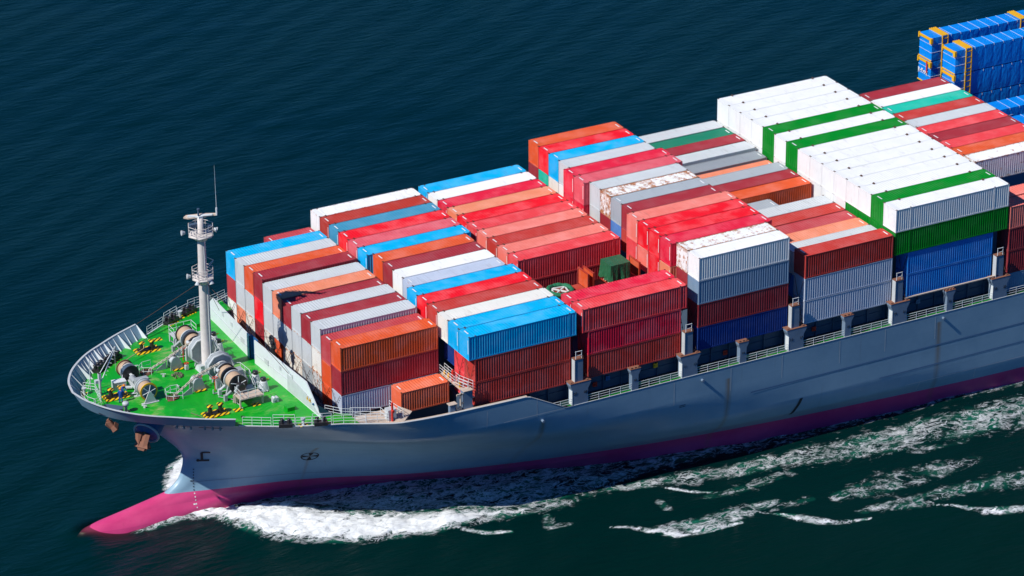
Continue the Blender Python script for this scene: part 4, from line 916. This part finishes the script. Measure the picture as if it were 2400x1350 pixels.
    hp = empty('hawse_pipe', (-16.2, s * 3.64, 16.05), parent=ship)
    mb = MB(); mb.torus((0, 0, .06), .72, .09, 18, 6); mb.lathe((0, 0, .02), [(.7, 0), (.7, .03)], 18); mb.build('pipe_mouth', M['casting'], hp)
    mb = MB(); mb.plate([(-.9, -.7, .03), (-.1, -.9, .03), (.4, -.3, .03), (-.5, .1, .03)], (0, 0, .04)); mb.build('pipe_cover', M['rust'], hp)
    rail('hatch_railing', [(.9, -.9 * s, .0), (.2, -1.0 * s, 0), (-.6, -.6 * s, 0), (-.8, .2 * s, 0), (-.2, .8 * s, 0), (.9, .9 * s, 0)], 1.0, 2, .9, parent=hp)
    mb = MB(); mb.plate([(1.0, -.35, 0), (2.3, -.35, 0), (2.3, -.35, .95), (1.2, -.35, .3)], (0, .08, 0)); mb.build('chain_guide', M['grey'], hp)
weathered_chain = weathered('chain_paint', (.62, .55, .46), .7, .5, .5, 3)
windlass(-1); windlass(1)
wn = empty('mooring_winch', (-18.9, 0, 16.15), parent=ship)
def WB(name, fn, mat):
    mb = MB(); fn(mb); return mb.build(name, M[mat], wn)
zc = 1.2
for y0, y1, r, m_ in ((3.5, 3.42, 1.02, 'rust'), (3.42, 2.5, .86, 'rope'), (2.5, 2.38, 1.0, 'lgrey'), (2.38, 1.75, .82, 'navy'), (1.75, 1.65, 1.02, 'black'), (-1.75, -1.85, 1.0, 'lgrey'), (-1.85, -2.2, .9, 'grey'), (-2.2, -3.3, .82, 'rope'), (-3.3, -3.42, 1.05, 'yellow')):
    def g(mb): mb.cyl((0, y0, zc), (0, y1, zc), r, n=24)
    WB('rope_drum' if m_ == 'rope' else 'drum_flange', g, m_)
def g(mb): mb.cyl((0, -3.43, zc), (0, -3.46, zc), .86, n=22)
WB('drum_face', g, 'navy')
def g(mb):
    for k in range(6): t = k * math.pi / 3 + .3; mb.tube([(0, -3.48, zc), (.8 * math.cos(t), -3.48, zc + .8 * math.sin(t))], .045)
WB('drum_spokes', g, 'white')
def g(mb): mb.cyl((0, 1.7, zc), (0, -1.8, zc), .14, n=8)
WB('winch_shaft', g, 'lgrey')
for y in (1.15, -.75, -1.55, -3.75):
    def g(mb): mb.plate([(-.75, y, 0), (.75, y, 0), (.16, y, zc + .1), (-.16, y, zc + .1)], (0, .1, 0)); mb.box((0, y + .05, -.02), (2.0, .4, .1))
    WB('winch_stand', g, 'lgrey')
def g(mb): mb.box((.1, -1.15, 1.45), (1.5, .8, .9)); mb.box((.35, -1.15, .5), (1.3, .7, 1.0)); mb.cyl((-.3, -.4, 1.2), (-.3, .8, 1.2), .32, n=12)
WB('gearbox', g, 'grey')
def g(mb): mb.box((-.3, .2, .6), (.5, 2.2, .35)); mb.cyl((-1.2, .5, .3), (-.5, .2, .3), .2, n=8)
WB('winch_motor', g, 'lgrey')
# deck fittings
def bollards(x, y, rz=0, pad=True, h=1.0):
    r = empty('double_bollard', (x, y, dz(x, y) + .01), rz, parent=ship)
    if pad: mb = MB(); mb.box((0, 0, .025), (2.95, 1.75, .03)); mb.build('warning_pad', M['stripe'], r)
    mb = MB(); mb.box((0, 0, .12), (2.2, .62, .2)); mb.cyl((-1.1, -.05, .2), (-.75, -.05, .2), .22, n=8); mb.build('bollard_base', M['black'], r)
    for sx in (-.62, .62):
        mb = MB(); mb.cyl((sx, 0, .2), (sx, 0, h), .25, n=14); p = mb.build('bollard_post', M['black'], r)
        mb = MB(); mb.lathe((sx, 0, h), [(.36, 0), (.4, .04), (.38, .1)], 16); mb.build('bollard_cap', M['stripe'], r)
    return r
bollards(-13.75, 9.2); bollards(-21.7, -.5); bollards(-13.55, -9.35)
def vent(x, y):
    r = empty('mushroom_vent', (x, y, dz(x, y)), parent=ship)
    mb = MB(); mb.lathe((0, 0, 0), [(.66, 0), (.62, .1), (.42, 1.0), (.36, 1.12)], 18); mb.build('vent_cone', M['lgrey'], r)
    mb = MB(); mb.lathe((0, 0, 1.08), [(.26, 0), (.26, .2), (.34, .22), (.36, .36), (.3, .46)], 16); mb.build('vent_cap', M['black'], r)
    mb = MB(); mb.box((.5, .02, 1.2), (.35, .1, .08), ry=-.3); mb.build('vent_handle', M['yellow'], r)
for x, y in ((-6.5, 6.65), (-6.8, 4.6), (-6.55, -4.9), (-6.45, -6.8)): vent(x, y)
r = empty('vent_post', (-22.1, -4.3, dz(-22.1, -4.3)), parent=ship)
mb = MB(); mb.lathe((0, 0, 0), [(.2, 0), (.2, .8), (.26, .85)], 12); mb.build('vent_pipe', M['lgrey'], r); mb = MB(); mb.lathe((0, 0, .85), [(.36, 0), (.38, .3), (.3, .42)], 14); mb.build('vent_head', M['lgrey'], r)
for x, y in ((-6.6, -10.0), (-7.2, 9.4)):
    r = empty('capstan', (x, y, dz(x, y)), parent=ship); mb = MB(); mb.box((-.15, 0, .3), (.3, .5, .6)); mb.box((.25, 0, .32), (.25, .6, .5)); mb.build('capstan_body', M['lgrey'], r); mb = MB(); mb.cyl((-.1, -.3, .45), (-.1, .3, .45), .2, n=10); mb.build('capstan_drum', M['white'], r)
def fairlead(x, y, ang, n, ln, striped=True, ex=True):
    r = empty('roller_fairlead', (x, y, dz(x, y)), ang, parent=ship)
    mb = MB(); mb.box((0, 0, .22), (ln, 1.0, .4)); mb.build('fairlead_base', M['black'], r)
    for i in range(n):
        xx = (i + .5) / n * ln - ln / 2
        for yy in ((-.22, .22) if ex else (0,)):
            mb = MB(); mb.lathe((xx, yy, .4), [(.24, 0), (.2, .1), (.2, .35), (.26, .45), (.12, .52)], 12); mb.build('fairlead_roller', M['black'], r)
    if striped:
        for i in range(int(ln / .42)):
            mb = MB(); mb.box((-ln / 2 + .2 + i * .42, -.62 if y > 0 else .62, .03), (.2, .28, .04)); mb.build('warning_stripe', M['yellow'], r)
fairlead(-20.4, 7.25, R(40), 3, 2.0); fairlead(-18.3, 8.75, R(35), 4, 2.7)
fairlead(-8.2, 15.1, R(27), 2, 2.0); fairlead(-5.3, 16.5, R(23), 2, 2.0)
fairlead(-7.9, -15.6, R(-24), 2, 1.5, False, False); fairlead(-4.3, -17.0, R(-20), 2, 1.5, False, False)
fairlead(-22.6, -5.2, R(-45), 2, 1.6, False, False); fairlead(-24.2, -3.2, R(-58), 1, .9, False, False)
for x, y in ((-6.75, 15.7), (-6.1, -16.3), (-24.5, 1.9), (-11.5, 11.3), (-11.0, -9.8), (-8.7, -9.6)):
    r = empty('pedestal_roller', (x, y, dz(x, y)), parent=ship)
    mb = MB(); mb.box((0, 0, .02), (.95, .75, .03)); mb.build('warning_pad', M['stripe'], r)
    if abs(y) > 15 or x < -20: mb = MB(); mb.cyl((0, 0, .04), (0, 0, .75), .17, n=10); mb.cyl((0, 0, .75), (0, 0, .86), .28, n=12); mb.build('roller_post', M['lgrey'], r)
# side rails of the foredeck
def edgepts(x0, x1, side, n, ins=.18): return [(x, side * (edge_y(x) - ins), float(ztop(x))) for x in np.linspace(x0, x1, n)]
for side in (-1, 1):
    rail('foredeck_railing', edgepts(-12.0, -9.3, side, 4), 1.05, 3, 1.1); rail('foredeck_railing', edgepts(-9.1, -7.0, side, 3), 1.4, 4, 1.0); rail('foredeck_railing', edgepts(-6.9, -5.3, side, 2), 1.05, 3, 1.1)
    rail('foredeck_railing', edgepts(-5.2, -3.2, side, 3), 1.4, 4, 1.0); rail('foredeck_railing', edgepts(-3.0, .4, side, 4), 1.05, 3, 1.1)
# bow tip
tipz = dz(-25, 0)
rail('bow_railing', [(-24.9, -2.0, tipz), (-23.9, -1.6, tipz), (-23.3, 1.6, tipz), (-24.3, 2.6, tipz)], 1.05, 3, 1.1)
rail('bow_railing', [(-25.3, .8, tipz), (-25.2, -.9, tipz), (-24.7, -1.9, tipz)], 1.0, 2, .9)
mb = MB(); mb.cyl((-23.55, 2.3, tipz), (-23.55, 2.3, tipz + 3.8), .06, .05, n=6); mb.tube([(-23.55, 2.3, tipz + 1.5), (-24.4, 3.0, tipz)], .03); mb.tube([(-23.55, 2.3, tipz + 1.5), (-24.3, 1.5, tipz)], .03); mb.build('jackstaff', M['lgrey'], ship)
r = empty('deck_davit', (-23.0, .85, dz(-23, .85)), parent=ship)
mb = MB(); mb.cyl((0, 0, 0), (0, 0, 2.6), .16, n=8); mb.box((-.25, .2, 1.6), (.5, .45, .35)); mb.box((0, 0, 2.3), (.3, .35, .6)); mb.build('davit_post', M['lgrey'], r)
mb = MB(); mb.tube([(0, .12, 2.4), (2.9, 2.4, 4.1)], .05); mb.tube([(0, -.12, 1.4), (2.9, 2.3, 4.0)], .06)
for q in np.linspace(.15, .95, 8): mb.tube([(2.9 * q, -.12 + 2.4 * q, 1.4 + 2.6 * q), (2.9 * q + .25, -.12 + 2.4 * q - .2, 1.4 + 2.6 * q - .05)], .03, 4)
mb.build('davit_jib', M['white'], r); mb = MB(); mb.tube([(2.9, 2.35, 4.0), (2.9, 2.35, 1.2)], .018, 4); mb.build('davit_wire', M['lgrey'], r)
mb = MB(); mb.cyl((2.75, 2.2, 3.95), (3.05, 2.5, 4.15), .13, n=8); mb.build('davit_sheave', M['grey'], r)
r = empty('deck_locker', (-20.55, 1.3, dz(-20.5, 1.3)), R(-5), parent=ship)
mb = MB(); mb.box((0, 0, .45), (1.5, .85, .9)); mb.build('locker_box', M['lgrey'], r); mb = MB(); mb.box((0, 0, .93), (1.56, .92, .06)); mb.build('locker_lid', M['white'], r)
mb = MB(); mb.tube([(.5, .4, .1), (.6, .5, 1.3), (1.4, .6, 1.4), (1.6, .2, .9)], .06); mb.build('locker_pipe', M['white'], r)
# mooring recess on the port side near the tip
mb = MB(); mb.plate([(-24.9, -2.15, dz(-24.6, 2) + .03), (-23.3, -1.7, dz(-23, 2) + .03), (-21.9, -3.0, dz(-22, 3) + .03), (-22.9, -5.1, dz(-22.9, 5) + .03)], (0, 0, .03)); mb.build('recess_plate', M['navy'], ship)
mb = MB(); mb.plate([(-25.2, -2.1, dz(-25, 1.5) + .05), (-24.6, -1.7, dz(-24.6, 1.5) + .05), (-23.9, -2.0, dz(-24, 2) + .05), (-24.1, -3.6, dz(-24, 3.5) + .05)], (0, 0, .05)); mb.build('recess_coaming', M['white'], ship)
# heaps of netting (loose)
def heap(x, y, rr, h, label, name='net_heap', mat='net', n=34):
    mb = MB()
    for k in range(n):
        t = random.uniform(0, 6.28); q = rr * .85 * math.sqrt(random.random()); c = (q * math.cos(t), q * math.sin(t), h * (1 - (q / rr) ** 1.5) * random.random() + .08)
        mb.box(c, (.3, .16, .14), rz=random.uniform(0, 3), ry=random.uniform(-.5, .5), taper=.5)
    o = mb.build(name, M[mat]); o.location = (x, y, dz(x, y)); tag(o, label, 'netting'); return o
heap(-13.6, .95, .72, .45, 'olive green heap of netting lying on the deck between the two anchor chains')
heap(-23.6, -4.0, .4, .3, 'small olive heap of netting on deck beside the round white vent post')
heap(-7.3, 16.5, .4, .5, 'olive netting bundle by the far rail between two black roller fairleads')
# hose coiled on the breakwater: dark hose bag
mb = MB(); mb.torus((0, 0, 0), .45, .16, 16, 7, .2, 'X'); mb.torus((.15, .05, -.7), .38, .2, 14, 7, .25, 'X'); mb.box((.1, 0, -1.4), (.35, .5, 1.2), taper=.7)
o = mb.build('rope_bundle', M['black']); o.location = (-2.6, -1.0, 18.9); tag(o, 'black rope bundle hanging behind the white breakwater wall', 'rope')
# anchors
def anchor(loc, name_, mat, sc, rz, ry, label=None, fl=1.0):
    r = empty(name_, loc, rz, parent=ship); r.rotation_euler = (0, ry, rz)
    mb = MB(); mb.box((0, 0, -.3 * sc), (.5 * sc, .5 * sc, 1.6 * sc), taper=.8); mb.build('anchor_shank', M[mat], r)
    mb = MB(); mb.box((0, 0, -1.1 * sc), (.9 * sc, 1.9 * sc, .7 * sc), taper=.75); mb.box((0, 0, -1.55 * sc), (.5 * sc, .8 * sc, .5 * sc), taper=1.5); mb.build('anchor_crown', M[mat], r)
    for s in (-1, 1):
        mb = MB(); mb.plate([(-.28 * sc, s * .55 * sc, -1.35 * sc), (.35 * sc, s * .75 * sc, -1.25 * sc), (.55 * sc, s * 1.0 * sc, .2 * sc), (.30 * sc, s * .6 * sc, .35 * sc), (-.2 * sc, s * .45 * sc, .0)], (.12 * sc, -s * .45 * sc, 0)); mb.build('anchor_fluke', M[mat], r)
mb = MB(); mb.cyl((-17.2, -2.6, 14.9), (-20.1, -5.0, 13.2), 1.35, 1.5, n=24); bol = mb.build('anchor_bolster', M['blue'], ship)  # bolster's blue is the hull's shade painted into its colour
mb = MB(); mb.torus((0, 0, 0), 1.45, .13, 22, 6); tb = mb.build('bolster_rim', M['lgrey'], bol)
dd = (Vector((-20.1, -5.0, 13.2)) - Vector((-17.2, -2.6, 14.9))).normalized(); tb.matrix_local = Matrix.Translation((-20.1, -5.0, 13.2)) @ dd.to_track_quat('Z', 'Y').to_matrix().to_4x4()
anchor((-20.3, -4.9, 12.9), 'anchor', 'rust', .95, R(215), R(-25))
anchor((-24.1, -4.3, 15.3), 'anchor', 'rust', .72, R(150), R(38))
# mooring pockets in the flare
for x0, x1 in ((-18.3, -16.4), (-15.8, -13.6)):
    pts = []; mb = MB()
    for x in np.linspace(x0, x1, 7):
        pts.append((x, -hull_y(x, 15.25) - .05, 15.3)); 
    lo = [(p[0], -hull_y(p[0], 14.9) - .06, 14.85) for p in pts]
    n = len(pts); mb.add(pts + lo, [(i, n + i, n + i + 1, i + 1) for i in range(n - 1)]); mp = mb.build('fairlead_pocket', M['ink'], ship)
    for i in (1, 3, 5): mb = MB(); mb.cyl(Vector(pts[i]) + Vector((0, -.02, -.05)), Vector(pts[i]) + Vector((0, -.1, -.35)), .13, n=8); mb.build('pocket_roller', M['grey'], mp)

# ------------------------------------------------------------------ the gap in bay three: flat racks, ring, tarp cargo
zf = 20.40
def flatrack(x0, x1, y, walls, label, col=(.42, .045, .025)):
    r = empty('flat_rack', ((x0 + x1) / 2, y, 19.8), label=label, cat='flat rack', group='flat rack frames in the third bay'); L_ = (x1 - x0) / 2
    def put(name, mb):
        o = mb.build(name, M['wall'], r); o.color = (*col, .25)
    mb = MB(); mb.bb(-L_, L_, -1.2, 1.2, .28, .6); mb.bb(-L_, L_, -1.2, -1.05, 0, .28); mb.bb(-L_, L_, 1.05, 1.2, 0, .28); put('rack_floor', mb)
    for sgn in walls:
        mb = MB(); mb.bb(sgn * (L_ - .12), sgn * (L_ - .04), -1.1, 1.1, .75, 2.65); o = mb.build('rack_end_panel', M['wall'], r); o.color = (.62, .085, .022, .12)
        mb = MB()
        for s in (-1, 1): mb.box((sgn * (L_ - .1), s * 1.14, 1.68), (.2, .13, 2.2))
        mb.box((sgn * (L_ - .1), 0, 2.7), (.18, 2.3, .12)); put('rack_end_frame', mb)
ya = 20.32 - 2.53 * 11.5 - .02
flatrack(27.9, 33.75, ya, (1,), 'rust red flat rack frame with one end wall, under the green ring')
flatrack(34.25, 40.6, ya, (-1, 1), 'rust red flat rack carrying the green tarpaulin cargo')
container(27.88, L40, 20.32 - 2.53 * 10.5, 17.8, HC, C['maroon'], 'maroon container deep in the gap of the third bay, behind the flat racks', 'containers stacked in ' + BAYN[3], .2, base=None)
container(27.88, L40, ya, 19.75, HC, C['puce'], 'dark maroon container underneath the two flat racks in the third bay', 'containers stacked in ' + BAYN[3], .2)
ring = empty('cargo_ring', (30.6, ya + .1, zf), label='dark green wrapped ring lying flat on the rust red rack', cat='ring cargo')
mb = MB(); mb.torus((0, 0, .32), 1.38, .27, 40, 9, .18); mb.build('ring_wrap', M['dkgreen'], ring)
mb = MB()
for t in (0, math.pi / 2): mb.box((0, 0, .28), (2.5, .16, .14), rz=t + .6)
for t in range(4): a_ = t * math.pi / 2 + .6; mb.box((.86 * math.cos(a_ + math.pi / 4) , .86 * math.sin(a_ + math.pi / 4), .26), (1.75, .14, .12), rz=a_ + math.pi * .75)
mb.build('ring_brace', M['label'], ring)
tc = empty('tarpaulin_cargo', (38.0, ya + .15, zf), label='square cargo covered with a dark green tarpaulin on the flat rack', cat='covered cargo')
def clothbox(x0, x1, y0, y1, z0, z1, n, wob, flare):
    vs = []; fs = []; per = []
    for i in range(n): per.append((x0 + (x1 - x0) * i / n, y0, 0))
    for i in range(n): per.append((x1, y0 + (y1 - y0) * i / n, 1))
    for i in range(n): per.append((x1 - (x1 - x0) * i / n, y1, 2))
    for i in range(n): per.append((x0, y1 - (y1 - y0) * i / n, 3))
    m = len(per); K = 6; nrm = {0: (0, -1), 1: (1, 0), 2: (0, 1), 3: (-1, 0)}
    for k in range(K + 1):
        q = k / K
        for i, (x, y, s) in enumerate(per):
            am = wob * (1 - q) * math.sin(i * 1.9 + s) + flare * (1 - q) ** 2 * .5 * (1 + math.sin(i * .9)); e = .04 * q * q
            vs.append((x + nrm[s][0] * am - e * (1 if x > (x0 + x1) / 2 else -1), y + nrm[s][1] * am, z0 + (z1 - z0) * q + (.12 * math.sin(i * 1.3) if k == 0 else 0)))
    for k in range(K):
        for i in range(m): fs.append((k * m + i, k * m + (i + 1) % m, (k + 1) * m + (i + 1) % m, (k + 1) * m + i))
    fs.append(tuple(K * m + i for i in range(m))); mb = MB(); mb.add(vs, fs); return mb
clothbox(-1.35, 1.35, -1.2, 1.2, .35, 2.45, 12, .07, .22).build('tarpaulin', M['gtarp'], tc)
mb = MB(); mb.bb(-1.2, 1.2, -1.05, 1.05, 0, .5); mb.build('cargo_pallet', M['bridge'], tc)

# ------------------------------------------------------------------ bay eight: blue tarpaulin wrapped units with yellow frames
def wrapped(x0, y, top, label, frames=True, ln=16.15, wd=2.75, hh=3.2, nlash=11, torn=False):
    r = empty('wrapped_cargo_unit', (x0 + ln / 2, y, top - hh), label=label, cat='wrapped cargo', group='blue tarpaulin wrapped units'); l = ln / 2
    n = 44; per = []; mb = MB(); vs = []; fs = []; K = 5; h = wd / 2
    for i in range(n): per.append((-l + ln * i / n, -h, 0, -1))
    for i in range(6): per.append((l, -h + wd * i / 6, 1, 0))
    for i in range(n): per.append((l - ln * i / n, h, 0, 1))
    for i in range(6): per.append((-l, h - wd * i / 6, -1, 0))
    m = len(per)
    for k in range(K + 1):
        q = k / K
        for i, (x, y_, a_, b_) in enumerate(per):
            lash = abs(((x + l) / (ln / nlash)) % 1 - .5) * 2; am = .035 * (1 - lash ** 3) * (1 - abs(2 * q - 1) ** 3) * (1 if b_ else .4) + random.uniform(-.012, .012)
            vs.append((x + a_ * am, y_ + b_ * am - .0, .04 + (hh - .08) * q))
    for k in range(K):
        for i in range(m): fs.append((k * m + i, k * m + (i + 1) % m, (k + 1) * m + (i + 1) % m, (k + 1) * m + i))
    fs.append(tuple(K * m + i for i in range(m))); fs.append(tuple(range(m - 1, -1, -1))); mb.add(vs, fs); mb.build('tarpaulin', M['btarp'], r)
    for j in range(1, nlash):
        x = -l + ln * j / nlash; mb = MB(); mb.tube([(x, -h - .04, hh - .25), (x, -h - .03, hh - .01), (x, h + .03, hh - .01)], .02, 4); mb.build('lashing_strap', M['label'], r)
    mb = MB()
    for z in (hh * .36, hh * .68): mb.tube([(-l - .05, h, z), (-l - .05, -h - .03, z), (-l + 1.9, -h - .05, z + .05)], .022, 4)
    mb.build('lashing_cord', M['label'], r)
    if frames:
        for fx in (-6.1, 6.1):
            mb = MB()
            for s in (-1, 1):
                for dx in (-.42, .42): mb.box((fx + dx, s * (h + .10), hh / 2), (.11, .12, hh + .1))
                for k in range(4): mb.box((fx, s * (h + .10), .5 + k * .78), (.84, .08, .09))
            for dx in (-.42, .42, -.14, .14): mb.box((fx + dx, 0, hh + .09), (.13, wd + .25, .1))
            mb.build('lifting_frame', M['yellow'], r)
        for zz_, q in ((hh - .28, 1),):
            mb = MB(); mb.box((-l - .08, 0, zz_), (.12, wd + .1, .32)); mb.box((-l - .1, -h + .05, zz_ - .15), (.3, .42, .72)); mb.box((-l - .1, h - .02, zz_ - .05), (.2, .22, .7)); mb.build('end_beam', M['yellow'], r)
        mb = MB(); mb.box((-l - .06, 0, .06), (.1, wd + .1, .14)); mb.build('bottom_beam', M['yellow'], r)
    if torn:
        mb = MB()
        for k in range(6): mb.plate([(-l - .13, -h + .5 + .36 * k, 1.5 + random.uniform(0, .4)), (-l - .13, -h + .85 + .36 * k, 1.5 + random.uniform(0, .4)), (-l - .13, -h + .8 + .36 * k, .9 + random.uniform(0, .5))], (-.01, 0, 0))
        mb.build('torn_patch', M['label'], r); mb = MB(); mb.box((-l - .2, -h + .7, 2.3), (.06, .2, 1.6)); mb.build('red_strap', M['red'], r)
    return r
for k, (y, nm) in enumerate(((16.5, 'farthest'), (11.25, 'nearer'))):
    for t in range(3):
        if k == 0 and t == 2: continue
        wrapped(98.3, y, 31.12 - 3.27 * t, f"blue wrapped unit with yellow frames, {nm} of the tall pair, {['top', 'middle', 'bottom'][t]} one", torn=(k == 0 and t == 1))
wrapped(98.3, 1.25, 26.65, 'plain blue wrapped unit with thin white straps behind the grey container top', False)
wrapped(98.3, -3.7, 26.55, 'lowest blue wrapped unit with thin white straps, nearest the camera', False)

# ------------------------------------------------------------------ people
def person(loc, rz, lean, label, armpose):
    r = empty('person', loc, rz, label=label, cat='person')
    bm_v = []; bm_e = []; rad = []
    def V_(p, q, parent=None):
        bm_v.append(p); rad.append(q)
        if parent is not None: bm_e.append((parent, len(bm_v) - 1))
        return len(bm_v) - 1
    sl = math.sin(lean); cl = math.cos(lean)
    def up(x, y, z): return (x + (z - .95) * sl, y, .95 + (z - .95) * cl)
    pel = V_((0, 0, .95), .15); ch = V_(up(0, 0, 1.28), .16, pel); sh = V_(up(0, 0, 1.43), .12, ch); nk = V_(up(0, 0, 1.52), .06, sh); hd = V_(up(.02, 0, 1.62), .095, nk); V_(up(.02, 0, 1.73), .08, hd)
    for s in (-1, 1):
        a = V_((0, s * .10, .88), .10, pel); b = V_((.03, s * .13, .50), .072, a); c = V_((-.02, s * .14, .10), .05, b); V_((.14, s * .16, .04), .042, c)
        a = V_(up(0, s * .20, 1.42), .065, sh); e_, w_ = armpose[(s + 1) // 2]; b = V_(e_, .048, a); c = V_(w_, .034, b)
        d = Vector(w_) - Vector(e_); d.normalize(); pm = Vector(w_) + d * .06; p = V_(tuple(pm), .030, c); sd_ = d.cross(Vector((0, 0, 1))); sd_ = sd_.normalized() if sd_.length > .1 else Vector((0, 1, 0))
        for k in range(4):
            o_ = sd_ * (.024 * (k - 1.5)); q = V_(tuple(pm + d * .04 + o_), .009, p); q = V_(tuple(pm + d * (.075 + .008 * (k % 3)) + o_ + Vector((0, 0, -.012))), .008, q); V_(tuple(pm + d * .095 + o_ + Vector((0, 0, -.03))), .007, q)
        q = V_(tuple(pm + sd_ * .045 + d * .0), .010, p); V_(tuple(pm + sd_ * .055 + d * .035), .009, q)
    def grow(name, keep, extra, mat):
        ids = [i for i in range(len(bm_v)) if keep(i)]; mp = {i: k for k, i in enumerate(ids)}
        m_ = bpy.data.meshes.new(name); m_.from_pydata([bm_v[i] for i in ids], [(mp[a], mp[b]) for a, b in bm_e if a in mp and b in mp], [])
        o = bpy.data.objects.new(name, m_); COL.objects.link(o); o.modifiers.new('s', 'SKIN'); sv = m_.skin_vertices[0].data
        for k, i in enumerate(ids): q = rad[i] + (extra if rad[i] > .03 else 0); sv[k].radius = (q, q); sv[k].use_root = (k == 0)
        ss_ = o.modifiers.new('u', 'SUBSURF'); ss_.levels = 1; ss_.render_levels = 1
        bpy.context.view_layer.update(); me2 = bpy.data.meshes.new_from_object(o.evaluated_get(bpy.context.evaluated_depsgraph_get())); bpy.data.objects.remove(o)
        me2.materials.clear(); me2.materials.append(mat); me2.polygons.foreach_set('use_smooth', [True] * len(me2.polygons))
        o = bpy.data.objects.new(name, me2); COL.objects.link(o); o.parent = r; return o
    grow('body', lambda i: True, 0, M['skin'])
    grow('coverall', lambda i: rad[i] >= .034 and i not in (4, 5), .022, M['cover'])
    hx, hy_, hz = up(.02, 0, 1.70)
    mb = MB(); mb.lathe((hx, hy_, hz - .03), [(.15, 0), (.155, .02), (.135, .03), (.13, .09), (.09, .15), (.03, .175)], 16); mb.box((hx + .13, hy_, hz), (.12, .18, .02)); mb.build('helmet', M['helmet'], r)
    mb = MB(); 
    for s in (-1, 1): mb.lathe((hx + .085, s * .032, hz - .08), [(.010, -.008), (.010, .008)], 6)
    mb.box((hx + .10, 0, hz - .11), (.03, .022, .04)); mb.box((hx + .09, 0, hz - .15), (.012, .045, .01)); mb.build('face_features', M['ink'], r)
    for s in (-1, 1): mb = MB(); mb.box((.05, s * .15, .04), (.28, .11, .09), taper=.8); mb.build('boot', M['black'], r)
person((-21.75, -2.05, dz(-21.75, -2.05)), R(75), .05, 'person in blue coverall and orange helmet standing beside the striped bollard pad', [((.05, -.27, 1.15), (.22, -.2, 1.02)), ((.05, .27, 1.15), (.22, .18, 1.02))])
person((-21.2, -1.0, dz(-21.2, -1.0)), R(-60), .5, 'second person in blue coverall bending forward just behind the standing one', [((.42, -.22, 1.08), (.55, -.15, .85)), ((.42, .22, 1.08), (.58, .15, .88))])

# ------------------------------------------------------------------ small deck pipework and boxes
def clutter(name, x, y, fn, mat, rz=0):
    r_ = MB(); fn(r_); o = r_.build(name, M[mat], ship); o.location = (x, y, dz(x, y)); o.rotation_euler = (0, 0, rz); return o
for s_ in (-1, 1):
    clutter('deck_pipe', -11.9, s_ * 5.2, lambda m: (m.tube([(0, 0, .12), (5.6, 0, .12), (5.6, s_ * 2.4, .12)], .07), m.tube([(0, 0, .12), (0, 0, .6)], .07)), 'lgrey')
    clutter('deck_pipe', -11.7, s_ * 6.1, lambda m: m.tube([(0, 0, .1), (1.2, s_ * 1.5, .1), (1.2, s_ * 4.0, .1)], .05), 'grey')
    clutter('valve_stand', -12.0, s_ * 1.9, lambda m: (m.cyl((0, 0, 0), (0, 0, .8), .08, n=6), m.box((0, 0, .35), (.4, .4, .5))), 'lgrey')
    clutter('hand_wheel', -12.0, s_ * 1.9, lambda m: (m.torus((0, 0, .85), .25, .04, 14, 5), m.tube([(-.25, 0, .85), (.25, 0, .85)], .03)), 'red')
    clutter('hand_wheel', -11.3, s_ * 4.4, lambda m: (m.torus((0, 0, 1.6), .28, .045, 14, 5), m.cyl((0, 0, 0), (0, 0, 1.6), .05, n=6)), 'red')
    clutter('hydraulic_box', -7.8, s_ * 3.4, lambda m: (m.box((0, 0, .45), (.8, 1.1, .9)), m.box((0, 0, .95), (.6, .7, .15)), m.cyl((.5, .2, .3), (.5, .2, .9), .1, n=6)), 'grey')
    clutter('hydraulic_box', -8.3, s_ * 6.9, lambda m: (m.box((0, 0, .4), (1.1, .7, .8)), m.cyl((-.4, 0, .8), (.4, 0, .8), .22, n=10)), 'lgrey')
    clutter('brake_cylinder', -11.0, s_ * 5.6, lambda m: (m.cyl((-.2, 0, .6), (.7, 0, 1.2), .16, n=8), m.box((-.3, 0, .35), (.35, .4, .7))), 'lgrey')
    clutter('brake_cylinder', -11.0, s_ * 7.2, lambda m: (m.cyl((-.2, 0, .6), (.7, 0, 1.2), .16, n=8), m.box((-.3, 0, .35), (.35, .4, .7))), 'grey')
    clutter('deck_hatch', -5.9, s_ * 12.4, lambda m: (m.box((0, 0, .2), (.9, .9, .4)), m.box((0, 0, .43), (1.0, 1.0, .06))), 'deck')
    clutter('deck_ring', -11.2, s_ * 11.5, lambda m: m.torus((0, 0, .05), .2, .04, 12, 5), 'black')
    clutter('deck_pipe', -13.2, s_ * 11.9, lambda m: m.tube([(0, 0, .1), (3.8, s_ * 1.6, .1), (7.2, s_ * 2.2, .1)], .05), 'deck')
for x, y, h_ in ((-15.0, 1.6, .35), (-14.7, -1.9, .3), (-17.6, .6, .4), (-16.8, 5.4, .3), (-10.6, -1.6, .7), (-10.4, 2.2, .6), (-19.9, -4.4, .25), (-9.0, 1.2, .8)):
    clutter('mooring_cleat', x, y, lambda m: (m.box((0, 0, h_ / 2), (.25, .2, h_)), m.tube([(-.3, 0, h_), (.3, .1, h_)], .06)), 'lgrey', random.uniform(0, 3))
clutter('mast_step', MX, MY, lambda m: (m.box((0, 0, .25), (2.1, 2.0, .5), taper=.85), m.box((-.9, -.7, .7), (.5, .5, .8)), m.box((.2, -1.2, .6), (.9, .4, 1.2))), 'lgrey')
clutter('mooring_line', -18.9, 2.9, lambda m: m.tube([(0, 0, .9), (1.2, 3.6, .5), (4.4, 5.4, .6), (4.8, 6.4, .9)], .045), 'rope')
clutter('mooring_line', -15.9, -8.0, lambda m: m.tube([(0, 0, .04), (.6, -1.2, .04), (.9, -2.6, .04)], .05), 'net')
